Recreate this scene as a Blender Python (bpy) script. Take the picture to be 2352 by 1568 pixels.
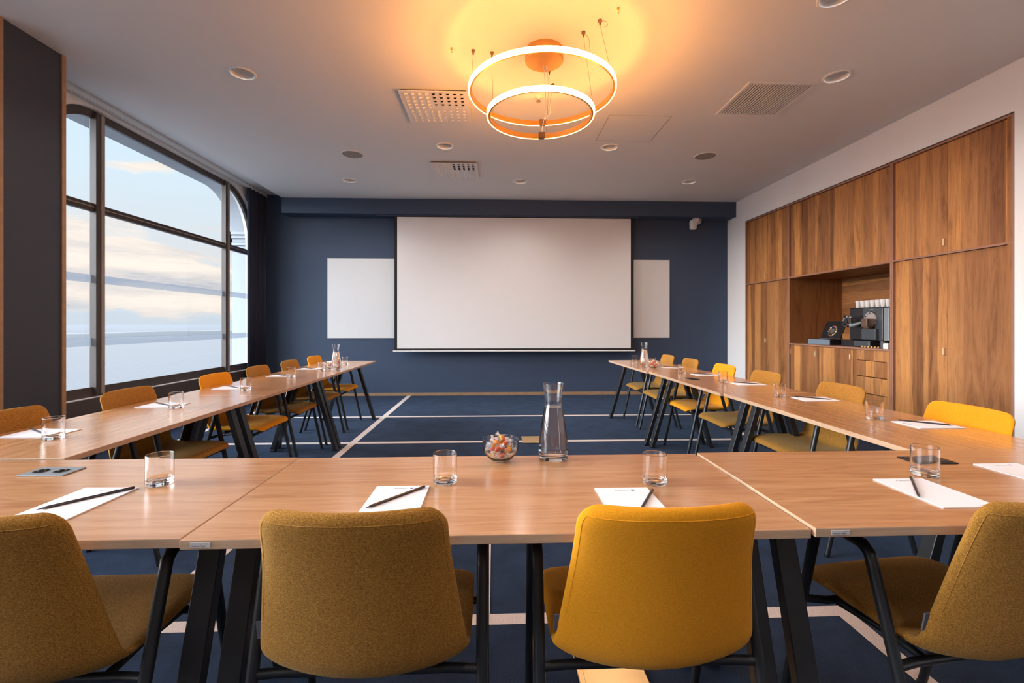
import bpy, bmesh, math, random
from mathutils import Vector, Matrix
random.seed(7)
scn = bpy.context.scene
for o in list(bpy.data.objects):
    bpy.data.objects.remove(o)
COL = scn.collection
PI = math.pi

# ------------------------------------------------------------------ camera, exposure
EYE = 1.21
cam_d = bpy.data.cameras.new('camera')
cam = bpy.data.objects.new('camera', cam_d)
COL.objects.link(cam)
cam.location = (0, 0, EYE)
cam.rotation_euler = (PI/2, 0, -math.atan(40/1050.))
cam_d.sensor_width = 36
cam_d.lens = 36*1050/2352.
cam_d.shift_y = -40/2352.
cam_d.clip_start = 0.02
cam_d.clip_end = 5000
scn.camera = cam
scn.view_settings.view_transform = 'Standard'
scn.view_settings.look = 'None'
scn.view_settings.gamma = 1
scn.view_settings.use_curve_mapping = False
scn.view_settings.exposure = 0.50
scn.cycles.max_bounces = 14
scn.cycles.diffuse_bounces = 6
scn.cycles.glossy_bounces = 6
scn.cycles.transmission_bounces = 12
scn.cycles.transparent_max_bounces = 16
scn.cycles.use_denoising = True
scn.cycles.sample_clamp_indirect = 6

# light levels (tuned against the photograph)
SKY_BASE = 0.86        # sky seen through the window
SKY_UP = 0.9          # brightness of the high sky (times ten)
SKY_WEST = 36.0       # added glow in the unseen western sky, lights the room
RING_POWER = 60.0
FILL_POWER = 30.0  # strength of the fill spots added at the downlights
AMBER = (1.0, 0.385, 0.075)

# ------------------------------------------------------------------ node helpers
def new_mat(name):
    m = bpy.data.materials.new(name)
    m.use_nodes = True
    nt = m.node_tree
    b = nt.nodes['Principled BSDF']
    return m, nt, b
def nd(nt, t, **kw):
    n = nt.nodes.new(t)
    for k, v in kw.items():
        if k in n.inputs.keys():
            n.inputs[k].default_value = v
        else:
            setattr(n, k, v)
    return n
def ramp(nt, stops, fac=None):
    n = nt.nodes.new('ShaderNodeValToRGB')
    cr = n.color_ramp
    while len(cr.elements) < len(stops):
        cr.elements.new(0.5)
    for e, (p, c) in zip(cr.elements, stops):
        e.position = p
        e.color = (c[0], c[1], c[2], 1) if len(c) > 1 else (c[0], c[0], c[0], 1)
    if fac is not None:
        nt.links.new(fac, n.inputs['Fac'])
    return n
def mixc(nt, a, b, f, blend='MIX'):
    n = nt.nodes.new('ShaderNodeMix')
    n.data_type = 'RGBA'
    n.blend_type = blend
    def put(sock, v):
        if isinstance(v, (tuple, list)):
            sock.default_value = (v[0], v[1], v[2], 1)
        else:
            nt.links.new(v, sock)
    put(n.inputs[6], a); put(n.inputs[7], b)
    if isinstance(f, (int, float)):
        n.inputs[0].default_value = f
    else:
        nt.links.new(f, n.inputs[0])
    return n.outputs[2]
def mth(nt, op, a, b=None, clamp=False):
    n = nt.nodes.new('ShaderNodeMath')
    n.operation = op
    n.use_clamp = clamp
    for i, v in enumerate((a, b)):
        if v is None:
            continue
        if isinstance(v, (int, float)):
            n.inputs[i].default_value = v
        else:
            nt.links.new(v, n.inputs[i])
    return n.outputs[0]
def coords(nt, scale=(1, 1, 1), kind='Object', rand=0.0, rot=(0, 0, 0)):
    tc = nt.nodes.new('ShaderNodeTexCoord')
    mp = nt.nodes.new('ShaderNodeMapping')
    mp.inputs['Scale'].default_value = scale
    mp.inputs['Rotation'].default_value = rot
    nt.links.new(tc.outputs[kind], mp.inputs['Vector'])
    if rand:
        oi = nt.nodes.new('ShaderNodeObjectInfo')
        m = mth(nt, 'MULTIPLY', oi.outputs['Random'], rand)
        nt.links.new(m, mp.inputs['Location'])
    return mp.outputs['Vector']
def noise(nt, vec, scale, detail=4, rough=0.5, dist=0.0):
    n = nd(nt, 'ShaderNodeTexNoise', Scale=scale, Detail=detail, Roughness=rough, Distortion=dist)
    nt.links.new(vec, n.inputs['Vector'])
    return n.outputs['Fac']
def bump(nt, b, height, strength=0.2, dist=0.002):
    n = nd(nt, 'ShaderNodeBump', Strength=strength, Distance=dist)
    nt.links.new(height, n.inputs['Height'])
    nt.links.new(n.outputs['Normal'], b.inputs['Normal'])
def plain(name, col, rough=0.5, metal=0.0, spec=0.5, var=0.04, nscale=6.0, bmp=0.0, bscale=200):
    m, nt, b = new_mat(name)
    v = coords(nt)
    f = noise(nt, v, nscale, 3)
    lo = tuple(c*(1-var) for c in col); hi = tuple(min(1, c*(1+var)) for c in col)
    r = ramp(nt, [(0.3, lo), (0.7, hi)], f)
    nt.links.new(r.outputs['Color'], b.inputs['Base Color'])
    b.inputs['Roughness'].default_value = rough
    b.inputs['Metallic'].default_value = metal
    b.inputs['Specular IOR Level'].default_value = spec
    if bmp:
        bump(nt, b, noise(nt, v, bscale, 2), bmp, 0.001)
    return m
def glow(name, col, strength):
    m, nt, b = new_mat(name)
    b.inputs['Base Color'].default_value = (0.8, 0.7, 0.5, 1)
    b.inputs['Emission Color'].default_value = (*col, 1)
    b.inputs['Emission Strength'].default_value = strength
    return m

# ------------------------------------------------------------------ sky
def make_world():
    w = bpy.data.worlds.new('sea_sky')
    scn.world = w
    w.use_nodes = True
    nt = w.node_tree
    bg = nt.nodes['Background']
    tc = nt.nodes.new('ShaderNodeTexCoord')
    sp = nt.nodes.new('ShaderNodeSeparateXYZ')
    nt.links.new(tc.outputs['Generated'], sp.inputs[0])
    z = sp.outputs['Z']
    base = ramp(nt, [(0.0, (0.55, 0.63, 0.70)), (0.03, (0.56, 0.64, 0.72)), (0.10, (0.68, 0.69, 0.71)), (0.25, (0.62, 0.75, 0.84)), (0.45, (0.60, 0.74, 0.88)), (1.0, (0.55, 0.70, 0.92))], z)
    cb = nt.nodes.new('ShaderNodeCombineXYZ')
    nt.links.new(mth(nt, 'MULTIPLY', sp.outputs['X'], 1.6), cb.inputs[0]); nt.links.new(mth(nt, 'MULTIPLY', sp.outputs['Y'], 1.6), cb.inputs[1])
    nt.links.new(mth(nt, 'MULTIPLY', z, 5.0), cb.inputs[2])
    n1 = noise(nt, cb.outputs[0], 3.4, 9, 0.56, 0.3)
    bias = ramp(nt, [(0.0, (0.42,)), (0.03, (0.60,)), (0.12, (0.66,)), (0.165, (0.50,)), (0.20, (0.40,)), (0.30, (0.44,)), (1.0, (0.45,))], z)
    cv = mth(nt, 'ADD', n1, mth(nt, 'SUBTRACT', bias.outputs['Color'], 0.5))
    f = ramp(nt, [(0.47, (0,)), (0.56, (0.96,))], cv).outputs['Color']
    cb2 = nt.nodes.new('ShaderNodeCombineXYZ')
    nt.links.new(sp.outputs['X'], cb2.inputs[0]); nt.links.new(sp.outputs['Y'], cb2.inputs[1]); nt.links.new(mth(nt, 'MULTIPLY', z, 8.0), cb2.inputs[2])
    n2 = noise(nt, cb2.outputs[0], 3.1, 8, 0.6, 0.5)
    n3 = mth(nt, 'ADD', n2, mth(nt, 'SUBTRACT', ramp(nt, [(0.0, (0.52,)), (0.05, (0.52,)), (0.075, (0.44,)), (0.10, (0.53,)), (0.16, (0.58,))], z).outputs['Color'], 0.5))
    ccol = ramp(nt, [(0.38, (0.47, 0.49, 0.55)), (0.48, (0.70, 0.655, 0.63)), (0.62, (0.93, 0.82, 0.72))], n3)
    c = mixc(nt, base.outputs['Color'], ccol.outputs['Color'], f)
    # added glow, out of view: west and south-west sky far brighter, lights the room
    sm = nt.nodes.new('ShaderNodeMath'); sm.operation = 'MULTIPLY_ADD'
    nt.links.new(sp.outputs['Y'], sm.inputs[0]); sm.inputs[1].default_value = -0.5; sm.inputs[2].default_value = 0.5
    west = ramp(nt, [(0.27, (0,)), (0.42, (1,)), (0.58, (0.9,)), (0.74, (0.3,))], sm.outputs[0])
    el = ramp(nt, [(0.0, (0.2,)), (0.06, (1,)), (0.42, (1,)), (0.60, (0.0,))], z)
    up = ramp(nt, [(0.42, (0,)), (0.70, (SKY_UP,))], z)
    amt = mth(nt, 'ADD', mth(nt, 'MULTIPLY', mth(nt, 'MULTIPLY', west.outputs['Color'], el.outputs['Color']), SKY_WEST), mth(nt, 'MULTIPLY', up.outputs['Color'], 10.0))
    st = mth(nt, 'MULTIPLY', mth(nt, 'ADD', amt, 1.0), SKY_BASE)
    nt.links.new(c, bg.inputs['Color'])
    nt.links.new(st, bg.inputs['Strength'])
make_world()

# ------------------------------------------------------------------ mesh builder
class MB:
    def __init__(s):
        s.v = []; s.f = []; s.mi = []
    def add(s, vs, fs, m=0):
        k = len(s.v)
        s.v += [tuple(p) for p in vs]
        s.f += [tuple(i+k for i in f) for f in fs]
        s.mi += [m]*len(fs)
        return s
    def box(s, x0, x1, y0, y1, z0, z1, m=0, M=None):
        vs = [Vector((x, y, z)) for z in (z0, z1) for y in (y0, y1) for x in (x0, x1)]
        if M is not None:
            vs = [M @ p for p in vs]
        return s.add(vs, [(0, 2, 3, 1), (4, 5, 7, 6), (0, 1, 5, 4), (2, 6, 7, 3), (0, 4, 6, 2), (1, 3, 7, 5)], m)
    def quad(s, a, b, c, d, m=0):
        return s.add([a, b, c, d], [(0, 1, 2, 3)], m)
    def prism(s, pts, axis, a0, a1, m=0):
        """closed 2-D outline extruded along axis (0,1,2)"""
        n = len(pts)
        def put(p, a):
            q = [p[0], p[1]]; q.insert(axis, a); return q
        vs = [put(p, a0) for p in pts]+[put(p, a1) for p in pts]
        fs = [tuple(range(n))[::-1], tuple(range(n, 2*n))]+[(i, (i+1) % n, n+(i+1) % n, n+i) for i in range(n)]
        return s.add(vs, fs, m)
    def lathe(s, prof, n=32, c=(0, 0, 0), m=0, close=False, M=None, ell=(1, 1)):
        vs = []; fs = []
        for (r, z) in prof:
            for i in range(n):
                a = 2*PI*i/n
                vs.append(Vector((r*math.cos(a)*ell[0], r*math.sin(a)*ell[1], z)))
        k = len(prof)
        for j in range(k-1 if not close else k):
            for i in range(n):
                a = j*n+i; b = j*n+(i+1) % n
                c2 = ((j+1) % k)*n+(i+1) % n; d = ((j+1) % k)*n+i
                fs.append((a, b, c2, d))
        if not close:
            if prof[0][0] > 1e-6: pass
        if M is not None:
            vs = [M @ p for p in vs]
        vs = [p+Vector(c) for p in vs]
        return s.add(vs, fs, m)
    def cyl(s, p0, p1, r0, r1=None, n=16, m=0, cap=True):
        return s.tube([p0, p1], [r0, r1 if r1 is not None else r0], n, m, cap)
    def tube(s, path, r, n=10, m=0, cap=True, flat=1.0, up=None):
        path = [Vector(p) for p in path]
        k = len(path)
        rs = r if isinstance(r, (list, tuple)) else [r]*k
        vs = []; fs = []
        prev = None
        for i, p in enumerate(path):
            if i == 0: t = path[1]-p
            elif i == k-1: t = p-path[i-1]
            else:
                t = (p-path[i-1]).normalized()+(path[i+1]-p).normalized()
            t.normalize()
            if prev is None:
                u = Vector(up) if up else (Vector((0, 0, 1)) if abs(t.z) < 0.9 else Vector((1, 0, 0)))
            else:
                u = prev
            u = (u-t*u.dot(t)).normalized()
            prev = u
            w = t.cross(u)
            sc = 1.0
            if 0 < i < k-1:
                d = (p-path[i-1]).normalized().dot(t)
                sc = 1/max(0.5, d)
            for j in range(n):
                a = 2*PI*j/n
                vs.append(p+u*(math.cos(a)*rs[i])+w*(math.sin(a)*rs[i]*flat))
        for i in range(k-1):
            for j in range(n):
                fs.append((i*n+j, i*n+(j+1) % n, (i+1)*n+(j+1) % n, (i+1)*n+j))
        if cap:
            fs.append(tuple(range(n))[::-1]); fs.append(tuple((k-1)*n+j for j in range(n)))
        return s.add(vs, fs, m)
    def bar(s, p0, p1, a, b, up=(0, 0, 1), m=0):
        """rectangular bar a (along up) x b"""
        p0 = Vector(p0); p1 = Vector(p1)
        t = (p1-p0).normalized(); u = Vector(up); u = (u-t*u.dot(t)).normalized(); w = t.cross(u)
        vs = []
        for p in (p0, p1):
            for (i, j) in ((-1, -1), (1, -1), (1, 1), (-1, 1)):
                vs.append(p+u*(i*a/2)+w*(j*b/2))
        return s.add(vs, [(3, 2, 1, 0), (4, 5, 6, 7), (0, 1, 5, 4), (1, 2, 6, 5), (2, 3, 7, 6), (3, 0, 4, 7)], m)
    def ball(s, c, r, n=12, m=0, M=None):
        prof = [(max(1e-5, math.sin(PI*i/n))*1.0, -math.cos(PI*i/n)) for i in range(n+1)]
        rr = (r, r, r) if isinstance(r, (int, float)) else r
        S = Matrix.Diagonal((*rr, 1))
        if M is not None: S = M @ S
        return s.lathe(prof, n*2, c, m, M=S)
    def build(s, name, mats, parent=None, smooth=False, bevel=0, seg=2, angle=35):
        me = bpy.data.meshes.new(name)
        me.from_pydata(s.v, [], s.f)
        if not isinstance(mats, (list, tuple)): mats = [mats]
        for m in mats: me.materials.append(m)
        if len(mats) > 1:
            me.polygons.foreach_set('material_index', s.mi)
        bm = bmesh.new(); bm.from_mesh(me)
        bmesh.ops.remove_doubles(bm, verts=bm.verts, dist=1e-6)
        bmesh.ops.recalc_face_normals(bm, faces=bm.faces)
        bm.to_mesh(me); bm.free()
        if smooth:
            me.polygons.foreach_set('use_smooth', [True]*len(me.polygons))
            try:
                me.set_sharp_from_angle(angle=math.radians(smooth if smooth is not True else 40))
            except Exception:
                pass
        me.update()
        o = bpy.data.objects.new(name, me)
        COL.objects.link(o)
        if parent is not None: o.parent = parent
        if bevel:
            bv = o.modifiers.new('bevel', 'BEVEL')
            bv.width = bevel; bv.segments = seg; bv.limit_method = 'ANGLE'; bv.angle_limit = math.radians(angle)
        return o
def tag(o, label=None, cat=None, group=None, kind=None):
    if label: o['label'] = label
    if cat: o['category'] = cat
    if group: o['group'] = group
    if kind: o['kind'] = kind
    return o
def thing(name, loc, label, cat, group=None, rz=0.0):
    o = bpy.data.objects.new(name, None)
    o.empty_display_size = 0.1
    COL.objects.link(o)
    o.location = loc; o.rotation_euler = (0, 0, rz)
    return tag(o, label, cat, group)
def struct(o, label=None):
    o['kind'] = 'structure'
    if label: o['label'] = label
    return o
def copy_tree(o, parent=None):
    c = o.copy(); COL.objects.link(c)
    if parent is not None: c.parent = parent
    for ch in list(o.children):
        copy_tree(ch, c)
    return c
def place(proto, used, loc, rz, label, group=None):
    """first use moves the prototype itself, later uses copy it with its parts"""
    o = copy_tree(proto) if proto.name in used else proto
    used.add(proto.name)
    o.location = loc; o.rotation_euler = (0, 0, rz)
    o['label'] = label
    if group: o['group'] = group
    return o
def text_mesh(body, size, shear=0.0, ext=0.0):
    cu = bpy.data.curves.new('lettering', 'FONT')
    cu.body = body; cu.size = size; cu.shear = shear; cu.extrude = ext; cu.resolution_u = 3
    cu.align_x = 'LEFT'
    ob = bpy.data.objects.new('lettering', cu)
    COL.objects.link(ob)
    dg = bpy.context.evaluated_depsgraph_get()
    me = bpy.data.meshes.new_from_object(ob.evaluated_get(dg))
    bpy.data.objects.remove(ob); bpy.data.curves.remove(cu)
    return me

# ------------------------------------------------------------------ materials
M = {}
M['ceiling'] = plain('ceiling_paint', (0.78, 0.775, 0.77), 0.85, var=0.01, nscale=1.5)
M['white_wall'] = plain('white_wall_paint', (0.84, 0.83, 0.83), 0.7, var=0.012, nscale=1.5)
M['navy_wall'] = plain('navy_wall_paint', (0.043, 0.071, 0.128), 0.62, var=0.03, nscale=1.2, bmp=0.05, bscale=60)
M['navy_dark'] = plain('dark_navy_paint', (0.038, 0.045, 0.065), 0.6, var=0.03, nscale=1.2)
M['panel_dark'] = plain('charcoal_panel', (0.036, 0.045, 0.070), 0.55, var=0.03, nscale=1.0)
M['tan_wood'] = plain('tan_trim_wood', (0.37, 0.225, 0.125), 0.5, var=0.12, nscale=20)
M['white_gloss'] = plain('white_plastic', (0.78, 0.77, 0.76), 0.4, var=0.01)
M['white_matte'] = plain('white_screen_cloth', (0.80, 0.79, 0.79), 0.9, spec=0.1, var=0.005)
M['board'] = plain('white_enamel', (0.80, 0.81, 0.82), 0.3, var=0.005)
M['black_cloth'] = plain('black_border_cloth', (0.012, 0.011, 0.012), 0.8)
M['black_metal'] = plain('black_powder_coat', (0.014, 0.015, 0.018), 0.38, var=0.1, nscale=40)
M['black_plastic'] = plain('black_plastic', (0.012, 0.012, 0.014), 0.35)
M['dark_hole'] = plain('dark_hole', (0.01, 0.008, 0.006), 0.9, spec=0.02)
M['hole_grey'] = plain('shadowed_duct', (0.10, 0.085, 0.075), 0.9)
M['gap'] = plain('hatch_joint', (0.45, 0.44, 0.43), 0.9)
M['frame_metal'] = plain('bronze_window_metal', (0.080, 0.064, 0.057), 0.45, metal=0.2, var=0.05)
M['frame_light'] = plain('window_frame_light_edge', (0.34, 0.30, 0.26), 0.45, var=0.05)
M['stone'] = plain('grey_render', (0.28, 0.295, 0.32), 0.85, var=0.03, nscale=3)
M['brass'] = plain('brass', (0.78, 0.52, 0.24), 0.32, metal=0.9, var=0.05)
M['pale_brass'] = plain('pale_satin_brass', (0.72, 0.56, 0.34), 0.4, metal=0.2, var=0.03)
M['gold'] = plain('brushed_gold', (0.72, 0.40, 0.12), 0.35, metal=0.8, var=0.05)
M['chrome'] = plain('chrome', (0.75, 0.74, 0.74), 0.14, metal=1.0, var=0.02)
M['grey_metal'] = plain('grey_aluminium', (0.26, 0.29, 0.31), 0.42, metal=0.3, var=0.03)
M['paper'] = plain('white_paper', (0.84, 0.82, 0.85), 0.85, spec=0.2, var=0.005)
M['ink'] = plain('blue_black_ink', (0.03, 0.035, 0.07), 0.7)
M['blue_ink'] = plain('blue_ink', (0.02, 0.04, 0.22), 0.7)
M['pencil'] = plain('dark_brown_lacquer', (0.030, 0.020, 0.018), 0.3, var=0.1)
M['speaker_grey'] = plain('beige_speaker_mesh', (0.30, 0.27, 0.24), 0.8, var=0.15, nscale=300)
M['curtain'] = plain('navy_curtain_cloth', (0.040, 0.048, 0.072), 0.9, spec=0.1, var=0.08, nscale=60)
M['tag_grey'] = plain('grey_woven_label', (0.10, 0.10, 0.13), 0.7)
M['machine_grey'] = plain('anthracite_plastic', (0.055, 0.065, 0.078), 0.35, var=0.03)
M['machine_black'] = plain('black_machine_plastic', (0.018, 0.018, 0.022), 0.25)
M['slate'] = plain('slate_blue_box', (0.16, 0.22, 0.28), 0.5)
M['white_cup'] = plain('white_porcelain', (0.80, 0.79, 0.78), 0.25, var=0.01)
M['bronze'] = plain('bronze_dial', (0.20, 0.13, 0.09), 0.35, metal=0.6)
M['plate_white'] = plain('silver_name_plate', (0.62, 0.58, 0.58), 0.5)

def carpet_mat():
    m, nt, b = new_mat('navy_carpet')
    v = coords(nt)
    n1 = noise(nt, v, 260, 3, 0.7)
    n2 = noise(nt, v, 5, 5, 0.6, 0.6)
    c1 = ramp(nt, [(0.3, (0.009, 0.015, 0.032)), (0.7, (0.027, 0.043, 0.082))], n1)
    c2 = ramp(nt, [(0.35, (0.72, 0.72, 0.72)), (0.62, (1.1, 1.1, 1.1))], n2)
    c = mixc(nt, c1.outputs['Color'], c2.outputs['Color'], 1.0, 'MULTIPLY')
    nt.links.new(c, b.inputs['Base Color'])
    b.inputs['Roughness'].default_value = 1.0
    b.inputs['Specular IOR Level'].default_value = 0.1
    b.inputs['Sheen Weight'].default_value = 0.08
    b.inputs['Sheen Tint'].default_value = (0.5, 0.7, 1.0, 1)
    bump(nt, b, n1, 0.7, 0.004)
    return m
M['carpet'] = carpet_mat()
def line_mat():
    m, nt, b = new_mat('cream_carpet_line')
    v = coords(nt)
    n1 = noise(nt, v, 240, 3, 0.7)
    r = ramp(nt, [(0.3, (0.50, 0.42, 0.38)), (0.7, (0.72, 0.64, 0.60))], n1)
    nt.links.new(r.outputs['Color'], b.inputs['Base Color'])
    b.inputs['Roughness'].default_value = 1.0
    bump(nt, b, n1, 0.6, 0.003)
    return m
M['line'] = line_mat()
def oak_mat(name, lo, mid, hi, rough):
    m, nt, b = new_mat(name)
    v = coords(nt, (1.0, 11, 11), rand=30.0)
    n1 = noise(nt, v, 2.6, 7, 0.62, 1.4)
    v2 = coords(nt, (2.0, 90, 90), rand=17.0)
    n2 = noise(nt, v2, 3.0, 4, 0.6, 0.3)
    r = ramp(nt, [(0.30, lo), (0.50, mid), (0.72, hi)], n1)
    r2 = ramp(nt, [(0.30, (0.86, 0.86, 0.86)), (0.55, (1, 1, 1))], n2)
    c = mixc(nt, r.outputs['Color'], r2.outputs['Color'], 1.0, 'MULTIPLY')
    nt.links.new(c, b.inputs['Base Color'])
    b.inputs['Roughness'].default_value = rough
    b.inputs['Specular IOR Level'].default_value = 0.5
    b.inputs['Coat Weight'].default_value = 0.5
    b.inputs['Coat IOR'].default_value = 1.7
    b.inputs['Coat Roughness'].default_value = 0.17
    bump(nt, b, n2, 0.06, 0.001)
    return m
M['oak'] = oak_mat('oak_laminate', (0.43, 0.195, 0.082), (0.535, 0.262, 0.115), (0.62, 0.33, 0.152), 0.25)
M['oak_edge'] = oak_mat('oak_edge_lit', (0.52, 0.32, 0.19), (0.60, 0.39, 0.25), (0.64, 0.44, 0.29), 0.4)  # paler than the top: window light on the edges put into the colour
def walnut_mat(name, axis):
    """vertical (axis=2) or horizontal (axis=1) veneer grain on panels facing -x"""
    m, nt, b = new_mat(name)
    across = 1 if axis == 2 else 2
    sc = [1, 1, 1]; sc[axis] = 0.10; sc[0] = 0.6
    # veneer leaves: bands across the grain with hard edges
    v = coords(nt, tuple(sc), rand=9.0)
    band = [0.0, 0.0, 0.0]; band[across] = 1.0; band[axis] = 0.015
    vb = coords(nt, tuple(band), rand=9.0)
    vor = nd(nt, 'ShaderNodeTexVoronoi', Scale=9.0)
    vor.voronoi_dimensions = '3D'
    nt.links.new(vb, vor.inputs['Vector'])
    sepc = nt.nodes.new('ShaderNodeSeparateColor')
    nt.links.new(vor.outputs['Color'], sepc.inputs[0])
    n1 = noise(nt, v, 9.0, 7, 0.62, 1.8)
    s2 = [1, 1, 1]; s2[axis] = 0.06
    v2 = coords(nt, tuple(s2), rand=5.0)
    n2 = noise(nt, v2, 90.0, 4, 0.6, 0.6)
    leaf = ramp(nt, [(0.0, (0.25, 0.104, 0.038)), (0.35, (0.36, 0.158, 0.056)), (0.65, (0.45, 0.208, 0.074)), (0.85, (0.58, 0.265, 0.082)), (1.0, (0.38, 0.175, 0.068))], sepc.outputs[0])
    g = ramp(nt, [(0.28, (0.52, 0.47, 0.42)), (0.46, (0.95, 0.93, 0.92)), (0.62, (1.12, 1.12, 1.12)), (0.75, (0.84, 0.82, 0.80))], n1)
    g2 = ramp(nt, [(0.34, (0.72, 0.70, 0.68)), (0.52, (1, 1, 1))], n2)
    c = mixc(nt, leaf.outputs['Color'], g.outputs['Color'], 1.0, 'MULTIPLY')
    c = mixc(nt, c, g2.outputs['Color'], 0.8, 'MULTIPLY')
    nt.links.new(c, b.inputs['Base Color'])
    b.inputs['Roughness'].default_value = 0.48
    b.inputs['Specular IOR Level'].default_value = 0.35
    bump(nt, b, n2, 0.05, 0.001)
    return m
M['walnut'] = walnut_mat('walnut_veneer_upright', 2)
M['walnut_h'] = walnut_mat('walnut_veneer_level', 1)
M['carcass'] = plain('reddish_carcass_edge', (0.33, 0.165, 0.105), 0.5, var=0.06, nscale=12)
def fabric(name, dark, mid, light, fleck):
    m, nt, b = new_mat(name)
    v = coords(nt, (1, 1, 1), rand=3.0)
    n1 = noise(nt, v, 620, 2, 0.6)
    v2 = coords(nt, (0.4, 1, 1), rand=3.0)
    n2 = noise(nt, v2, 460, 3, 0.7)
    mx = mth(nt, 'ADD', mth(nt, 'MULTIPLY', n1, 0.5), mth(nt, 'MULTIPLY', n2, 0.5))
    r = ramp(nt, [(0.5-fleck, dark), (0.5, mid), (0.5+fleck, light)], mx)
    nt.links.new(r.outputs['Color'], b.inputs['Base Color'])
    b.inputs['Roughness'].default_value = 0.95
    b.inputs['Specular IOR Level'].default_value = 0.15
    b.inputs['Sheen Weight'].default_value = 0.15
    b.inputs['Sheen Roughness'].default_value = 0.5
    b.inputs['Sheen Tint'].default_value = (1, 0.75, 0.4, 1)
    bump(nt, b, mx, 0.35, 0.002)
    return m
M['heather'] = fabric('mustard_heather_wool', (0.13, 0.050, 0.009), (0.34, 0.150, 0.024), (0.58, 0.30, 0.065), 0.17)
M['yellow'] = fabric('plain_yellow_wool', (0.63, 0.225, 0.005), (0.75, 0.285, 0.009), (0.82, 0.345, 0.018), 0.13)
def glass_mat(name, ior=1.46, col=(1, 1, 1), rough=0.0):
    m, nt, b = new_mat(name)
    b.inputs['Base Color'].default_value = (*col, 1)
    b.inputs['Roughness'].default_value = rough
    b.inputs['Transmission Weight'].default_value = 1.0
    b.inputs['IOR'].default_value = ior
    return m
M['glass'] = glass_mat('clear_glass')
M['water'] = glass_mat('drinking_water', 1.33)
def pane_mat(name, tint, film=0.0):
    m, nt, b = new_mat(name)
    nt.nodes.remove(b)
    out = nt.nodes['Material Output']
    tr = nd(nt, 'ShaderNodeBsdfTransparent'); tr.inputs[0].default_value = (*tint, 1)
    gl = nd(nt, 'ShaderNodeBsdfGlossy'); gl.inputs['Roughness'].default_value = 0.0
    lw = nd(nt, 'ShaderNodeLayerWeight', Blend=0.5)
    fr = mth(nt, 'ADD', mth(nt, 'MULTIPLY', mth(nt, 'POWER', lw.outputs['Facing'], 5.0), 0.5), 0.03)
    mx = nt.nodes.new('ShaderNodeMixShader')
    nt.links.new(fr, mx.inputs[0]); nt.links.new(tr.outputs[0], mx.inputs[1]); nt.links.new(gl.outputs[0], mx.inputs[2])
    last = mx
    if film:
        df = nd(nt, 'ShaderNodeBsdfTranslucent'); df.inputs[0].default_value = (0.10, 0.11, 0.13, 1)
        m2 = nt.nodes.new('ShaderNodeMixShader'); m2.inputs[0].default_value = film
        nt.links.new(mx.outputs[0], m2.inputs[1]); nt.links.new(df.outputs[0], m2.inputs[2])
        last = m2
    nt.links.new(last.outputs[0], out.inputs['Surface'])
    return m
M['pane'] = pane_mat('window_glass', (0.97, 0.98, 0.985))
M['film'] = pane_mat('frosted_film', (0.97, 0.98, 0.985), 0.42)
M['wrapper'] = glass_mat('clear_wrapper', 1.3, (1, 0.98, 0.95), 0.2)
M['wrapper'].node_tree.nodes['Principled BSDF'].inputs['Transmission Weight'].default_value = 0.55
M['candy_red'] = plain('red_candy', (0.55, 0.085, 0.035), 0.25)
M['candy_orange'] = plain('orange_candy', (0.75, 0.26, 0.04), 0.25)
M['candy_amber'] = plain('amber_candy', (0.55, 0.30, 0.07), 0.25)
M['led'] = glow('lit_led_strip', AMBER, RING_POWER)
def beach_mat():
    m, nt, b = new_mat('tidal_beach')
    tc = nt.nodes.new('ShaderNodeTexCoord')
    sp = nt.nodes.new('ShaderNodeSeparateXYZ')
    nt.links.new(tc.outputs['Object'], sp.inputs[0])
    v = coords(nt, (0.25, 0.05, 1))
    n = noise(nt, v, 0.35, 6, 0.6, 0.5)
    d = mth(nt, 'MULTIPLY', sp.outputs['X'], -1.0)
    dn = mth(nt, 'ADD', d, mth(nt, 'MULTIPLY', mth(nt, 'SUBTRACT', n, 0.5), 60.0))
    dd = mth(nt, 'DIVIDE', dn, 400.0)
    r = ramp(nt, [(0.0, (0.06, 0.064, 0.07)), (0.22, (0.06, 0.064, 0.07)), (0.27, (0.085, 0.087, 0.09)), (0.30, (0.020, 0.021, 0.022)), (0.44, (0.026, 0.027, 0.028)), (0.47, (0.085, 0.087, 0.09)), (0.52, (0.044, 0.053, 0.063)), (1.0, (0.05, 0.064, 0.078))], dd)
    nt.links.new(r.outputs['Color'], b.inputs['Base Color'])
    rr = ramp(nt, [(0.0, (0.30,)), (0.27, (0.22,)), (0.31, (0.8,)), (0.44, (0.8,)), (0.48, (0.25,))], dd)
    nt.links.new(rr.outputs['Color'], b.inputs['Roughness'])
    b.inputs['Specular IOR Level'].default_value = 0.22
    v2 = coords(nt, (1.6, 0.22, 1))
    bump(nt, b, noise(nt, v2, 1.2, 5, 0.6), 0.3, 0.10)
    return m
M['beach'] = beach_mat()

# ------------------------------------------------------------------ room
XR = 4.04; YB = 7.79; ZC = 3.25; ZP = 3.37; YF = -3.4; XE = -3.43; XL = -3.88
DOWN = [(-2.049, 3.80), (2.816, 3.66), (-0.568, 5.263), (1.326, 5.229), (-2.057, 6.574), (0.373, 6.521), (2.787, 6.449), (2.125, 2.77),
        (-1.70, 1.30), (0.37, 0.40), (2.30, 0.30), (-1.70, -1.20), (0.37, -1.60), (2.30, -1.60)]  # this row is added out of view, for more fill light

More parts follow.
